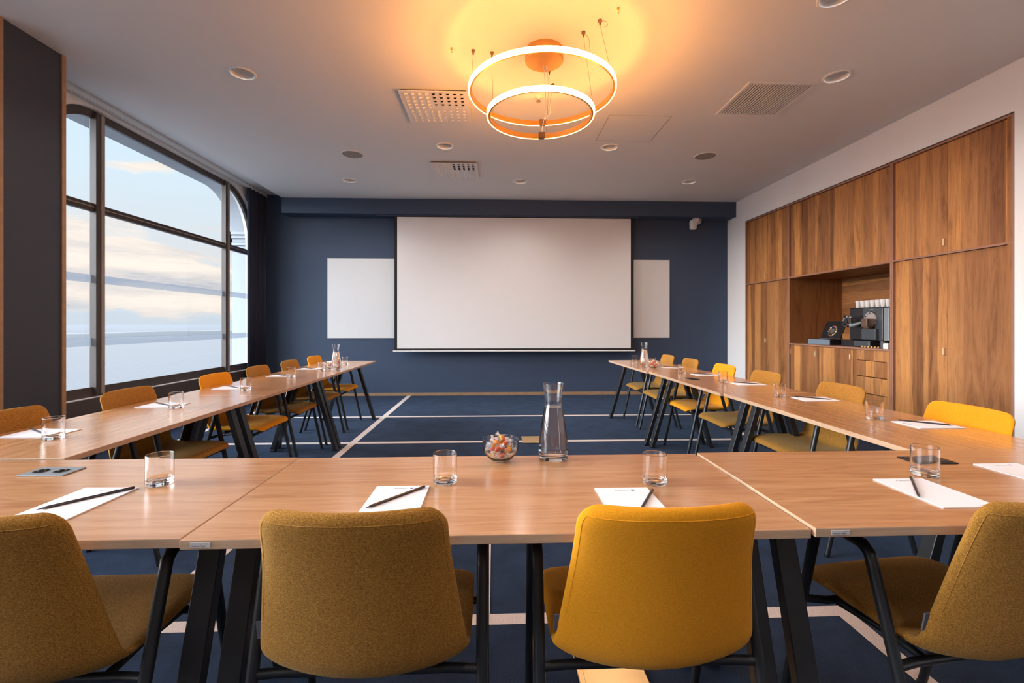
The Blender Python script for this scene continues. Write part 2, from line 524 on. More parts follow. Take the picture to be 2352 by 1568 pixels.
def build_floor():
    b = MB()
    b.quad((-4.0, YF, 0), (5.0, YF, 0), (5.0, YB+0.05, 0), (-4.0, YB+0.05, 0), 0)
    z = 0.0012
    def ln(x0, x1, y0, y1): b.quad((x0, y0, z), (x1, y0, z), (x1, y1, z), (x0, y1, z), 1); 
    w = 0.034
    for y, x0, x1 in ((6.02, -3.85, 4.0), (4.71, -3.85, 4.0), (1.875, -3.25, 1.46+w)):
        ln(x0, x1, y-w, y+w)
    for x, y0, y1 in ((-1.44, 1.88, YB), (2.74, 1.88, YB), (-3.28, 1.88, YB), (1.46, YF, 1.875)):
        z += 0.0003
        ln(x-w, x+w, y0, y1)
    z += 0.0003
    ln(-0.05, -0.02, 1.90, 4.70)
    struct(b.build('floor', [M['carpet'], M['line']]))
build_floor()

def build_ceiling():
    b = MB()
    hs = 0.13; hr = 0.088
    xs = sorted({XE, 5.0} | {round(x+s*hs, 4) for x, y in DOWN for s in (-1, 1)})
    ys = sorted({YF, YB+0.05} | {round(y+s*hs, 4) for x, y in DOWN for s in (-1, 1)})
    for i in range(len(xs)-1):
        for j in range(len(ys)-1):
            mx = (xs[i]+xs[i+1])/2; my = (ys[j]+ys[j+1])/2
            if any(abs(mx-x) < hs and abs(my-y) < hs for x, y in DOWN):
                continue
            b.quad((xs[i], ys[j], ZC), (xs[i], ys[j+1], ZC), (xs[i+1], ys[j+1], ZC), (xs[i+1], ys[j], ZC))
    n = 32
    for x, y in DOWN:
        vs = []
        for i in range(n):
            a = 2*PI*i/n; c, s_ = math.cos(a), math.sin(a); k = hs/max(abs(c), abs(s_))
            vs += [(x+c*k, y+s_*k, ZC), (x+c*hr, y+s_*hr, ZC)]
        b.add(vs, [(2*i, 2*i+1, 2*((i+1) % n)+1, 2*((i+1) % n)) for i in range(n)])
    # raised curtain recess along the window wall
    b.quad((XE, YF, ZC), (XE, YB+0.05, ZC), (XE, YB+0.05, ZP), (XE, YF, ZP))
    b.quad((XE, YF, ZP), (XE, YB+0.05, ZP), (XL-0.2, YB+0.05, ZP), (XL-0.2, YF, ZP))
    struct(b.build('ceiling', M['ceiling']))
build_ceiling()

def arch_outline(y0, y1, z0, z1, ry, rz, n=14):
    """closed outline of an opening with rounded upper corners, anticlockwise from lower left (y,z)"""
    p = [(y0, z0), (y1, z0)]
    for i in range(n+1):
        a = PI/2*i/n
        p.append((y1-ry+ry*math.cos(a), z1-rz+rz*math.sin(a)))
    for i in range(n+1):
        a = PI/2+PI/2*i/n
        p.append((y0+ry+ry*math.cos(a), z1-rz+rz*math.sin(a)))
    return p
def arch_top(y, y0, y1, z1, ry, rz):
    if y < y0+ry: t = (y0+ry-y)/ry
    elif y > y1-ry: t = (y-(y1-ry))/ry
    else: return z1
    return z1-rz+rz*math.sqrt(max(0, 1-t*t))
def arch_wall(b, x0, x1, ya, yb, za, zb, holes, m=0):
    """wall slab x0..x1 with arched openings (y0,y1,z0,z1,ry,rz)"""
    ysamp = {ya, yb}
    for (y0, y1, z0, z1, ry, rz) in holes:
        ysamp |= {y0, y1}
        for i in range(15):
            a = PI/2*i/14
            ysamp |= {round(y0+ry-ry*math.cos(a), 5), round(y1-ry+ry*math.cos(a), 5)}
    ysamp = sorted(ysamp)
    for i in range(len(ysamp)-1):
        u, v = ysamp[i], ysamp[i+1]
        if v-u < 1e-4: continue
        h = next((h for h in holes if h[0]-1e-6 <= (u+v)/2 <= h[1]+1e-6), None)
        if h is None:
            for x in (x0, x1): b.quad((x, u, za), (x, v, za), (x, v, zb), (x, u, zb), m)
            continue
        tu = arch_top(u, h[0], h[1], h[3], h[4], h[5]); tv = arch_top(v, h[0], h[1], h[3], h[4], h[5])
        for x in (x0, x1):
            b.quad((x, u, za), (x, v, za), (x, v, h[2]), (x, u, h[2]), m)
            b.quad((x, u, tu), (x, v, tv), (x, v, zb), (x, u, zb), m)
        b.quad((x0, u, tu), (x1, u, tu), (x1, v, tv), (x0, v, tv), m)
        b.quad((x0, u, h[2]), (x1, u, h[2]), (x1, v, h[2]), (x0, v, h[2]), m)
    for h in holes:
        for y in (h[0], h[1]):
            zt = arch_top(y, h[0], h[1], h[3], h[4], h[5])
            b.quad((x0, y, h[2]), (x1, y, h[2]), (x1, y, zt), (x0, y, zt), m)
WIN = [(3.92, 7.60, 0.50, 3.30, 0.70, 0.86), (-0.75, 2.93, 0.50, 3.30, 0.70, 0.86)]
OUT = [(3.42, 8.05, -0.2, 3.39, 0.78, 0.80), (-1.25, 3.02, -0.2, 3.39, 0.78, 0.80)]
b = MB(); arch_wall(b, XL-0.17, XL, YF, YB+0.05, 0, ZP+0.03, WIN)
struct(b.build('wall_left', M['ceiling']))
b = MB(); arch_wall(b, -4.52, XL-0.17, YF-1, 9.4, -2.5, 4.4, OUT)
# impost moulding on the far pier of the outer arch
for k, (zz, pr) in enumerate(((2.50, 0.02), (2.56, 0.035), (2.62, 0.02), (2.68, 0.04), (2.74, 0.055))):
    b.box(-4.56-pr, XL-0.20, 8.05-pr*1.4, 8.06, zz, zz+0.045)
    b.box(-4.56-pr, -4.50, 8.05-pr*1.4, 9.0, zz, zz+0.045)
struct(b.build('wall_outside', M['stone']))
b = MB().box(XL-0.17, 5.0, YB, YB+0.12, 0, ZP)
struct(b.build('wall_back', M['navy_wall']))
b = MB()
b.box(XE, XR, 7.50, YB+0.01, 3.0, ZC+0.02)
b.box(-1.95, 2.42, 7.56, 7.64, 2.985, 3.0)
struct(b.build('trim_1', M['navy_wall'], bevel=0.003), 'navy boxed beam along the top of the back wall')
b = MB().box(-3.75, XR-0.001, YB-0.014, YB+0.001, 0, 0.05)
struct(b.build('baseboard_back', M['tan_wood'], bevel=0.002))
CY = [3.404, 4.504, 6.140, 7.222]; CZT = 2.866
b = MB()
b.box(XR, 5.0, YF, CY[0], 0, ZC+0.02)
b.box(XR, 5.0, CY[3], YB+0.05, 0, ZC+0.02)
b.box(XR, 5.0, CY[0], CY[3], CZT, ZC+0.02)
b.box(4.93, 5.0, CY[0], CY[3], 0, CZT)
struct(b.build('wall_right', M['white_wall']))
b = MB().box(XL-0.17, 5.0, YF-0.1, YF, 0, ZP)
struct(b.build('wall_front', M['white_wall']))
b = MB()
b.box(XL, -3.28, 3.17, 3.615, 0, ZP)
struct(b.build('wall_pier', M['panel_dark'], bevel=0.002))
b = MB()
b.box(-3.285, -3.268, 3.585, 3.618, 0, ZC)
struct(b.build('trim_2', M['tan_wood'], bevel=0.002), 'thin tan wood strip on the far edge of the dark pier')
b = MB()
b.box(-3.285, -3.268, 3.145, 3.172, 0, ZC)
struct(b.build('trim_3', M['tan_wood'], bevel=0.002), 'thin tan wood strip on the near edge of the dark pier')
b = MB().box(XL-0.001, XL+0.02, 3.63, 7.78, 0.36, 0.495)
b.box(XL-0.001, XL+0.012, 3.63, 7.78, 0.0, 0.36)
struct(b.build('trim_4', M['frame_metal'], bevel=0.003), 'brown sill panel below the arched window')

# ------------------------------------------------------------------ windows
def build_window(idx, h, label):
    y0, y1, z0, z1, ry, rz = h
    xa, xb = -3.962, -3.928
    fw = 0.075
    outer = arch_outline(y0, y1, z0, z1, ry, rz)
    inner = arch_outline(y0+fw, y1-fw, z0+fw+0.02, z1-fw, ry-fw*0.6, rz-fw*0.6)
    b = MB(); n = len(outer)
    for x in (xa, xb):
        for i in range(n):
            j = (i+1) % n
            b.quad((x, *outer[i]), (x, *outer[j]), (x, *inner[j]), (x, *inner[i]))
    for pts in (outer, inner):
        for i in range(n):
            j = (i+1) % n
            b.quad((xa, *pts[i]), (xb, *pts[i]), (xb, *pts[j]), (xa, *pts[j]))
    m1, m2 = y0+0.76, y1-0.76
    tz = 2.36
    win = b.build('window_%d' % idx, M['frame_metal'])
    struct(win, label)
    for (yy) in (m1, m2):
        mu = MB()
        mu.box(xa, xb+0.035, yy-0.055, yy-0.012, z0+0.02, z1-0.02)
        mu.box(xa, xb+0.028, yy+0.012, yy+0.055, z0+0.02, z1-0.02, 1)
        mu.box(xa, xb+0.015, yy-0.012, yy+0.012, z0+0.02, z1-0.02)
        mu.build('mullion', [M['frame_metal'], M['frame_light']], win, bevel=0.004)
    tr = MB()
    tr.box(xa, xb+0.012, y0+0.02, y1-0.02, tz-0.05, tz+0.03)
    tr.box(xa, xb+0.022, y0+0.02, y1-0.02, tz-0.012, tz-0.002, 1)
    tr.build('transom', [M['frame_metal'], M['frame_light']], win, bevel=0.004)
    xg = -3.95
    for (a, c) in ((y0+0.03, m1-0.03), (m1+0.03, m2-0.03), (m2+0.03, y1-0.03)):
        ps = MB()
        ys = sorted({a, c} | {a+(c-a)*i/24 for i in range(25)})
        for i in range(24):
            u, v = ys[i], ys[i+1]
            ps.quad((xg, u, z0+0.03), (xg, v, z0+0.03), (xg, v, min(z1, arch_top(v, y0, y1, z1, ry, rz))-0.03), (xg, u, arch_top(u, y0, y1, z1, ry, rz)-0.03))
        pane = ps.build('pane', M['pane'], win)
        for zc in (1.655, 1.035):
            MB().box(xg+0.004, xg+0.0045, a+0.01, c-0.01, zc-0.04, zc+0.04).build('privacy_strip', M['film'], pane)
build_window(1, WIN[0], 'large arched window with bronze frame overlooking the beach')
build_window(2, WIN[1], 'added second arched window, out of view nearer the camera, beyond the pier')  # bay added out of view for more daylight from the left

def curtain(name, x, ya, yb, n, z0, z1, label):
    b = MB(); k = n*12
    pts = []
    for i in range(k+1):
        t = i/k; y = ya+(yb-ya)*t
        pts.append((x+0.035*math.sin(2*PI*n*t)+0.008*math.sin(5.1*PI*n*t), y+0.012*math.sin(4*PI*n*t)))
    for i in range(k):
        (xa, yA), (xb2, yB) = pts[i], pts[i+1]
        b.quad((xa, yA, z0), (xb2, yB, z0), (xb2, yB, z1), (xa, yA, z1))
    o = b.build(name, M['curtain'], smooth=80)
    sd = o.modifiers.new('cloth thickness', 'SOLIDIFY'); sd.thickness = 0.004
    return tag(o, label, 'curtain', 'navy window curtains')
curtain('curtain', -3.80, 7.18, 7.76, 5, 0.015, 3.312, 'navy curtain hanging in the far corner by the back wall')
curtain('curtain', -3.80, 3.66, 4.12, 4, 0.015, 3.312, 'navy curtain bunched behind the dark pier')
t = MB()
t.box(-3.83, -3.79, 3.63, 7.78, 3.333, 3.345); t.box(-3.83, -3.822, 3.63, 7.78, 3.318, 3.333); t.box(-3.798, -3.79, 3.63, 7.78, 3.318, 3.333)
t.box(-3.82, -3.80, 3.63, 7.78, 3.345, 3.369)
tag(t.build('curtain_track', M['white_gloss']), 'slim white curtain track above the arched window', 'curtain track')

# outdoors
b = MB().quad((-3000, -3000, -3.0), (-4.6, -3000, -3.0), (-4.6, 3000, -3.0), (-3000, 3000, -3.0))
tag(b.build('beach', M['beach']), 'wet tidal beach and sea beyond the window', 'beach', kind='stuff')

# ------------------------------------------------------------------ built-in cabinets
def handle(parent, y, z, x):
    MB().box(x-0.022, x+0.002, y-0.006, y+0.006, z-0.032, z+0.032).build('handle', M['pale_brass'], parent, bevel=0.002)
def door(parent, name, y0, y1, z0, z1, x, hy=None, hz=None, g=0.0015):
    """front whose own origin is its lower corner, so the veneer differs from door to door"""
    o = MB().box(x, x+0.019, y0+g, y1-g, z0+g, z1-g).build(name, M['walnut'], parent, bevel=0.0015)
    if hy is not None:
        handle(o, hy, hz, x)
    return o
XF = XR-0.002          # front edge of the carcasses
XD = XR+0.022          # front of the recessed doors
ZM = 1.847             # middle rail
def carcass(b, y0, y1, rails, depth=4.92):
    b.box(XF, depth, y0+0.001, y0+0.019, 0.0, CZT-0.012)
    b.box(XF, depth, y1-0.019, y1-0.001, 0.0, CZT-0.012)
    b.box(XF, depth, y0+0.019, y1-0.019, CZT-0.030, CZT-0.012)
    b.box(XD+0.03, XD+0.05, y0+0.019, y1-0.019, 0.0, 0.07)
    b.box(depth-0.006, depth, y0+0.019, y1-0.019, 0.0, CZT-0.012)
    for r in rails: b.box(XF, depth-0.006, y0+0.019, y1-0.019, r-0.009, r+0.009)
def tall_unit(y0, y1, seam, label, filler):
    t = thing('wall_cabinet', (XR, y0, 0), label, 'cabinet', 'walnut wall cabinets')
    def P(o): o.location = (-XR, -y0, 0); return o
    b = MB(); carcass(b, y0, y1, [ZM])
    P(b.build('carcass', M['carcass'], t, bevel=0.001))
    if filler:
        f = MB().box(XF+0.002, XF+0.020, y0+0.020, y0+filler, 0.07, CZT-0.031)
        P(f.build('filler_strip', M['walnut'], t, bevel=0.001))
    ya = y0+max(0.019, filler); yb = y1-0.019
    for (a, c, h) in ((ya, seam, None), (seam, yb, seam+0.022)):
        P(door(t, 'door', a, c, 0.075, ZM-0.010, XD, h, 0.965))
        P(door(t, 'door', a, c, ZM+0.010, CZT-0.031, XD, h, 1.95))
tall_unit(CY[0], CY[1], 3.950, 'tall walnut cabinet nearest the camera, right of the coffee niche', 0.05)
tall_unit(CY[2], CY[3], 6.676, 'tall narrow walnut cabinet between coffee niche and back wall', 0.0)
def niche_unit():
    y0, y1 = CY[1], CY[2]
    t = thing('coffee_cabinet', (XR, y0, 0), 'walnut cabinet with open niche holding the coffee machine', 'cabinet', 'walnut wall cabinets')
    def P(o): o.location = (-XR, -y0, 0); return o
    b = MB(); carcass(b, y0, y1, [ZM])
    P(b.build('carcass', M['carcass'], t, bevel=0.001))
    P(door(t, 'flap_door', y0+0.019, y1-0.019, ZM+0.010, CZT-0.031, XD))
    w = MB().box(XF, 4.80, y0+0.019, y1-0.019, 0.930, 0.950)
    P(w.build('worktop', M['carcass'], t, bevel=0.002))
    s = MB().box(XF+0.004, 4.80, y1-0.024, y1-0.019, 0.951, ZM-0.010)
    P(s.build('niche_side', M['walnut'], t))
    P(MB().box(XF+0.004, 4.80, y0+0.019, y0+0.024, 0.951, ZM-0.010).build('niche_side', M['walnut'], t))
    P(MB().box(4.78, 4.80, y0+0.024, y1-0.024, 0.951, ZM-0.010).build('niche_back', M['walnut_h'], t))
    P(MB().box(XF+0.004, 4.80, y0+0.024, y1-0.024, ZM-0.014, ZM-0.009).build('niche_ceiling', M['walnut_h'], t))
    za, zb = 0.075, 0.928
    P(door(t, 'door', 5.58, y1-0.030, za, zb, XD-0.012, 5.605, 0.835))
    P(door(t, 'door', 5.02, 5.58, za, zb, XD-0.012, 5.045, 0.835))
    fr = MB()
    a, c = y0+0.021, 5.017; da, dc = 4.570, 4.965
    x0, x1 = XD-0.012, XD+0.007
    fr.box(x0, x1, a, da, za, zb); fr.box(x0, x1, dc, c, za, zb); fr.box(x0, x1, da, dc, 0.815, zb); fr.box(x0, x1, da, dc, za, 0.12)
    P(fr.build('face_frame', M['walnut'], t))
    for (z0, z1) in ((0.640, 0.811), (0.456, 0.636), (0.272, 0.452), (0.123, 0.268)):
        P(door(t, 'drawer', da, dc, z0, z1, x0+0.001, g=0.002))
    P(MB().box(XD-0.010, XD+0.0, y1-0.0195, y1-0.030, 0.80, 0.87).build('hinge_plate', M['brass'], t))
niche_unit()
# ------------------------------------------------------------------ coffee corner (in the niche)
ZW = 0.9505
def coffee_machine():
    t = thing('coffee_machine', (4.30, 5.02, ZW), 'black and anthracite capsule coffee machine in the walnut niche', 'coffee machine')
    b = MB().box(-0.08, 0.34, -0.30, 0.26, 0.075, 0.45)
    b.build('body', M['machine_black'], t, bevel=0.012)
    f = MB().box(-0.095, -0.08, -0.22, 0.045, 0.08, 0.44)
    f.build('front_panel', M['machine_grey'], t, bevel=0.006)
    f = MB().box(-0.10, -0.079, -0.30, -0.235, 0.08, 0.435)
    f.build('side_panel', M['grey_metal'], t, bevel=0.006)
    MB().box(-0.17, 0.30, -0.14, 0.28, 0.0, 0.075).build('base', M['machine_black'], t, bevel=0.006)
    MB().box(-0.178, -0.168, -0.13, 0.08, 0.012, 0.070).build('drip_tray', M['machine_grey'], t, bevel=0.004)
    MB().box(-0.135, -0.094, -0.17, 0.020, 0.085, 0.205).build('capsule_drawer', M['machine_grey'], t, bevel=0.004)
    R = Matrix.Rotation(-PI/2, 4, 'Y')
    MB().lathe([(0.0001, 0.030), (0.080, 0.030), (0.085, 0.022), (0.085, 0.0)], 32, (-0.094, -0.085, 0.315), M=R).build('dial', M['chrome'], t, smooth=30)
    sp = MB()
    sp.box(-0.195, -0.10, -0.130, -0.040, 0.225, 0.320)
    sp.box(-0.172, -0.11, -0.118, -0.052, 0.207, 0.225)
    sp.build('coffee_spout', M['bronze'], t, bevel=0.03, seg=4)
    for i in range(6):
        a = -0.3+i*0.55
        MB().cyl((-0.127, -0.085+0.066*math.cos(a+0.2), 0.315+0.066*math.sin(a+0.2)), (-0.122, -0.085+0.066*math.cos(a+0.2), 0.315+0.066*math.sin(a+0.2)), 0.006, n=8).build('button', M['machine_black'], t)
    st = MB()
    st.tube([(-0.085, 0.050, 0.285), (-0.12, 0.085, 0.262), (-0.15, 0.120, 0.245), (-0.165, 0.150, 0.245)], [0.014, 0.018, 0.022, 0.024], 12)
    st.build('spout_arm', M['grey_metal'], t, smooth=40)
    jug = MB().lathe([(0.0001, 0), (0.030, 0), (0.050, 0.035), (0.050, 0.08), (0.040, 0.125), (0.036, 0.125), (0.044, 0.08), (0.0001, 0.01)], 20, (0, 0, 0), M=Matrix.Translation((-0.165, 0.205, 0.235)) @ Matrix.Rotation(0.45, 4, 'X') @ Matrix.Rotation(-0.2, 4, 'Y'))
    jug.build('milk_frother', M['chrome'], t, smooth=50)
    MB().cyl((-0.10, -0.235, 0.0), (-0.10, -0.235, 0.075), 0.03, n=16).build('foot', M['machine_grey'], t, smooth=40)
    me = text_mesh('NESPRESSO', 0.011)
    o = bpy.data.objects.new('brand_lettering', me); COL.objects.link(o); me.materials.append(M['plate_white']); o.parent = t
    o.matrix_local = Matrix.Translation((-0.0962, -0.045, 0.415)) @ Matrix(((0, 0, -1, 0), (-1, 0, 0, 0), (0, 1, 0, 0), (0, 0, 0, 1)))
coffee_machine()
def cups():
    pr = thing('coffee_cup', (0, 0, 0), 'c', 'cup')
    MB().lathe([(0.0001, 0), (0.021, 0), (0.024, 0.004), (0.031, 0.078), (0.029, 0.078), (0.022, 0.008), (0.0001, 0.006)], 20, m=0).build('cup_body', M['white_cup'], pr, smooth=40)
    MB().lathe([(0.029, 0.076), (0.0325, 0.076), (0.0325, 0.080), (0.029, 0.080)], 20, close=True).build('rim', M['white_cup'], pr, smooth=40)
    used = set()
    names = ['leftmost', 'second from left', 'third from left', 'middle', 'third from right', 'second from right', 'rightmost']
    for i in range(7):
        y = 5.215-0.069*i
        place(pr, used, (4.275, y, ZW+0.4505), 0, 'white paper cup on top of the coffee machine, %s in its row' % names[i], 'cups on the coffee machine')
cups()
t = MB().box(4.20, 4.46, 5.42, 5.80, ZW, ZW+0.068)
cb = thing('capsule_box', (4.13, 5.67, ZW), 'flat slate blue box under the capsule display board', 'box')
MB().box(0, 0.30, -0.19, 0.20, 0, 0.068).build('box_body', M['machine_black'], cb, bevel=0.003)
MB().box(-0.003, 0.001, -0.187, 0.197, 0.002, 0.066).build('front_label', M['slate'], cb)
def capsule_board():
    t = thing('capsule_display', (4.185, 5.585, ZW+0.0745), 'black slanted board with a ring of coloured coffee capsules', 'display board')
    T = Matrix.Translation((0.0, 0.0, 0.0)) @ Matrix.Rotation(0.42, 4, 'Y')
    MB().box(0.0, 0.012, -0.19, 0.15, 0.0, 0.245, M=T).build('board', M['black_plastic'], t, bevel=0.003)
    RY = Matrix.Rotation(-PI/2, 4, 'Y')
    cols = ['candy_red', 'candy_orange', 'slate', 'candy_amber', 'white_cup', 'candy_amber', 'white_cup', 'brass', 'candy_red', 'bronze', 'chrome', 'grey_metal', 'candy_orange', 'white_cup', 'blue_ink']
    MB().lathe([(0.0001, 0.006), (0.034, 0.006), (0.037, 0.0)], 24, M=T @ Matrix.Translation((0, -0.02, 0.105)) @ RY).build('logo_disc', M['hole_grey'], t, smooth=30)
    for i, c in enumerate(cols):
        a = 2*PI*i/len(cols)
        MB().lathe([(0.0001, 0.010), (0.008, 0.009), (0.0105, 0.0)], 12, M=T @ Matrix.Translation((0, -0.02-0.062*math.sin(a), 0.105+0.062*math.cos(a))) @ RY).build('capsule', M[c], t, smooth=40)
    MB().box(-0.012, 0.004, -0.185, 0.145, 0, 0.008).build('ledge', M['chrome'], t, bevel=0.002)
    MB().tube([(0.09, -0.02, 0.17), (0.17, -0.02, 0.0)], 0.006, 8).build('back_strut', M['black_plastic'], t)
capsule_board()
pr = MB().lathe([(0.0001, 0), (0.012, 0), (0.015, 0.006), (0.010, 0.018), (0.0001, 0.02)], 12).build('coffee_capsule', M['brass'], smooth=40)
tag(pr, 'c', 'capsule')
used = set()
for i in range(6):
    place(pr, used, (4.085, 4.93-0.043*i, ZW+0.0003), 0, 'tiny brass capsule lying in a row before the coffee machine', 'loose capsules before the coffee machine')
o = thing('sugar_box', (4.065, 4.585, ZW+0.0003), 'small white box at the right end of the niche worktop', 'box')
MB().box(-0.02, 0.03, -0.03, 0.03, 0, 0.055).build('box_body', M['white_gloss'], o, bevel=0.003)
MB().box(-0.018, 0.028, -0.028, 0.028, 0.055, 0.060).build('lid', M['white_gloss'], o, bevel=0.002)

# ------------------------------------------------------------------ end wall: screen, boards, sensor
def screen():
    t = thing('projection_screen', (0.345, 7.60, 0.75), 'large pulled-down white projection screen with black border', 'projection screen')
    x0, x1 = -1.649-0.345, 2.336-0.345
    MB().box(x0, x1, -0.001, 0.001, 0.02, 2.25).build('black_border', M['black_cloth'], t)
    MB().box(x0+0.045, x1-0.05, -0.0025, -0.0015, 0.057, 2.225).build('picture_area', M['white_matte'], t)
    MB().tube([(x0-0.025, 0, 0.012), (x1+0.03, 0, 0.012)], 0.013, 12).build('bottom_bar', M['white_gloss'], t, smooth=40)
    for x in (x0-0.028, x1+0.030): MB().cyl((x-0.004, 0, 0.012), (x+0.004, 0, 0.012), 0.016, n=12).build('end_cap', M['black_plastic'], t)
screen()
for (xa, xb, lab) in ((-2.80, 0.10, 'blank whiteboard on the navy wall, left of the projection screen'), (0.104, 3.015, 'blank whiteboard on the navy wall, right of the projection screen')):
    t = thing('whiteboard', ((xa+xb)/2, YB, 0.98), lab, 'whiteboard', 'whiteboards on the back wall')
    w = (xb-xa)/2
    MB().box(-w, w, -0.018, -0.001, 0, 1.325).build('panel', M['board'], t, bevel=0.001)
    fr = MB(); fr.box(-w, w, -0.020, -0.001, -0.006, 0.0); fr.box(-w, w, -0.020, -0.001, 1.325, 1.331)
    fr.build('edge_strip', M['white_gloss'], t)
def sensor():
    t = thing('motion_sensor', (3.40, YB, 2.93), 'white round motion sensor mounted high on the navy wall', 'sensor')
    MB().lathe([(0.0001, -0.10), (0.045, -0.10), (0.060, -0.08), (0.062, 0.03), (0.05, 0.055), (0.0001, 0.06)], 20, (0, -0.075, 0.0), ell=(1, 0.9)).build('body', M['white_gloss'], t, smooth=40)
    R = Matrix.Rotation(PI/2, 4, 'X') @ Matrix.Rotation(0.25, 4, 'Y')
    MB().lathe([(0.055, -0.04), (0.072, -0.01), (0.072, 0.05), (0.064, 0.056), (0.055, 0.050)], 24, (0.035, -0.115, 0.045), M=R).build('lens_ring', M['white_gloss'], t, smooth=40)
    MB().ball((0.028, -0.155, 0.045), 0.052, 10).build('lens', plain('sensor_lens', (0.72, 0.62, 0.55), 0.3), t, smooth=60)
    MB().cyl((0, -0.002, 0.0), (0, -0.06, 0.0), 0.03, n=12).build('bracket', M['white_gloss'], t, smooth=40)
sensor()

# ------------------------------------------------------------------ ceiling fittings
def downlights():
    pr = thing('downlight', (0, 0, 0), 'd', 'ceiling light')
    MB().lathe([(0.104, 0.0), (0.104, -0.004), (0.098, -0.010), (0.088, -0.010), (0.084, -0.004), (0.086, 0.004)], 40).build('trim_ring', M['white_gloss'], pr, smooth=50)
    prof = [(0.086, 0.004)]
    r, z = 0.082, 0.008
    for k in range(5):
        prof += [(r, z), (r, z+0.012), (r+0.004, z+0.0125), (r+0.004, z+0.017), (r-0.010, z+0.0175)]
        r -= 0.010; z += 0.0175
    MB().lathe(prof, 40).build('stepped_baffle', M['white_gloss'], pr, smooth=25)
    MB().lathe([(r+0.002, z), (r, z+0.004), (0.0001, z+0.004)], 40).build('lamp_face', glow('downlight_lamp', (1.0, 0.86, 0.70), 0.12), pr, smooth=30)
    used = set()
    names = ['left of the large perforated vent, nearest the arched window', 'beside the slatted grille, above the wall cabinets', 'between the two perforated vents, left of the pendant',
             'beside the ceiling hatch, right of the pendant', 'small and far, nearest the window corner', 'in the middle, closest to the screen top', 'far right one, nearest the motion sensor',
             'cut by the top edge of the picture, right of the pendant', 'added out of view above the front left table', 'added out of view above the camera', 'added out of view right of the camera, above', 'added out of view behind the camera, left', 'added out of view behind the camera, middle', 'added out of view behind the camera, right']
    for (x, y), nm in zip(DOWN, names):
        place(pr, used, (x, y, ZC), 0, 'white stepped ceiling downlight, '+nm, 'recessed ceiling downlights')
        ld = bpy.data.lights.new('downlight_fill', 'SPOT')  # added fill spot under each downlight; the fittings themselves are nearly dark
        ld.energy = FILL_POWER; ld.color = (1.0, 0.93, 0.86); ld.shadow_soft_size = 0.05
        ld.spot_size = math.radians(150); ld.spot_blend = 0.9
        lo = bpy.data.objects.new('downlight_fill', ld); COL.objects.link(lo)
        lo.location = (x, y, ZC-0.013)
downlights()
for (x, y, lab) in ((-1.704, 5.56, 'round beige ceiling speaker on the window side'), (2.556, 5.456, 'round beige ceiling speaker on the cabinet side')):
    t = thing('ceiling_speaker', (x, y, ZC), lab, 'speaker', 'ceiling speakers')
    MB().lathe([(0.0001, -0.007), (0.10, -0.008), (0.118, -0.006)], 40).build('grille', M['speaker_grey'], t, smooth=30)
    MB().lathe([(0.118, -0.006), (0.121, -0.008), (0.127, -0.006), (0.129, 0.0), (0.118, 0.0)], 40, close=True).build('rim', M['white_gloss'], t, smooth=30)
def vent(x0, x1, y0, y1, lab):
    cx, cy = (x0+x1)/2, (y0+y1)/2
    t = thing('ceiling_vent', (cx, cy, ZC), lab, 'air vent', 'perforated ceiling vents')
    w, d = (x1-x0)/2, (y1-y0)/2
    MB().box(-w, w, -d, d, -0.022, -0.016).build('face_plate', M['white_gloss'], t, bevel=0.002)
    MB().box(-w+0.02, w-0.02, -d+0.02, d-0.02, -0.016, -0.0005).build('frame', M['hole_grey'], t)
    for i in range(9):
        for j in range(9):
            px = -w+0.06+(2*w-0.12)*i/8; py = -d+0.055+(2*d-0.11)*j/8
            if i == 4 and j == 4: continue
            # which way the nozzle blows, by quarter of the plate
            if j <= 4 and i < 4: a = PI
            elif j < 4: a = -PI/2
            elif i > 4: a = 0
            else: a = PI/2
            o = bpy.data.objects.new('nozzle', NOZ.data); COL.objects.link(o); o.parent = t
            o.location = (px, py, -0.0221); o.rotation_euler = (0, 0, a)
def make_nozzle():
    n = 10; b = MB()
    vs = [(0.012, 0.0145*math.cos(PI*a/n), -0.013*math.sin(PI*a/n)) for a in range(n+1)]+[(-0.008, 0.011*math.cos(PI*a/n), -0.006*math.sin(PI*a/n)) for a in range(n+1)]+[(-0.018, 0, 0)]
    b.add(vs, [(a, a+1, n+2+a, n+1+a) for a in range(n)]+[(n+1+a, n+2+a, 2*n+2) for a in range(n)], 0)
    b.add([(0.0112, 0.0138*math.cos(PI*a/n), -0.0122*math.sin(PI*a/n)) for a in range(n+1)], [tuple(range(n+1))], 1)
    o = b.build('nozzle', [M['white_gloss'], M['dark_hole']], smooth=40)
    COL.objects.unlink(o)
    return o
NOZ = make_nozzle()
vent(-0.84, -0.23, 3.985, 4.61, 'large white perforated ceiling vent beside the pendant light')
vent(-0.82, -0.215, 5.755, 6.36, 'far white perforated ceiling vent near the projection screen')
def grille():
    t = thing('ceiling_grille', (2.44, 4.06, ZC), 'white slatted return air grille near the wall cabinets', 'air vent')
    w = d = 0.30
    fr = MB(); e = 0.022
    fr.box(-w, w, -d, -d+e, -0.014, 0); fr.box(-w, w, d-e, d, -0.014, 0); fr.box(-w, -w+e, -d+e, d-e, -0.014, 0); fr.box(w-e, w, -d+e, d-e, -0.014, 0)
    fr.build('frame', M['white_gloss'], t, bevel=0.002)
    MB().box(-w+e, w-e, -d+e, d-e, -0.0015, -0.0005).build('backing', M['hole_grey'], t)
    n = 21
    for i in range(n):
        x = -w+e+(2*w-2*e)*(i+0.5)/n
        MB().box(x-0.006, x+0.006, -d+e, d-e, -0.0125, -0.004).build('slat', M['white_gloss'], t)
grille()
bpy.data.objects.remove(NOZ)
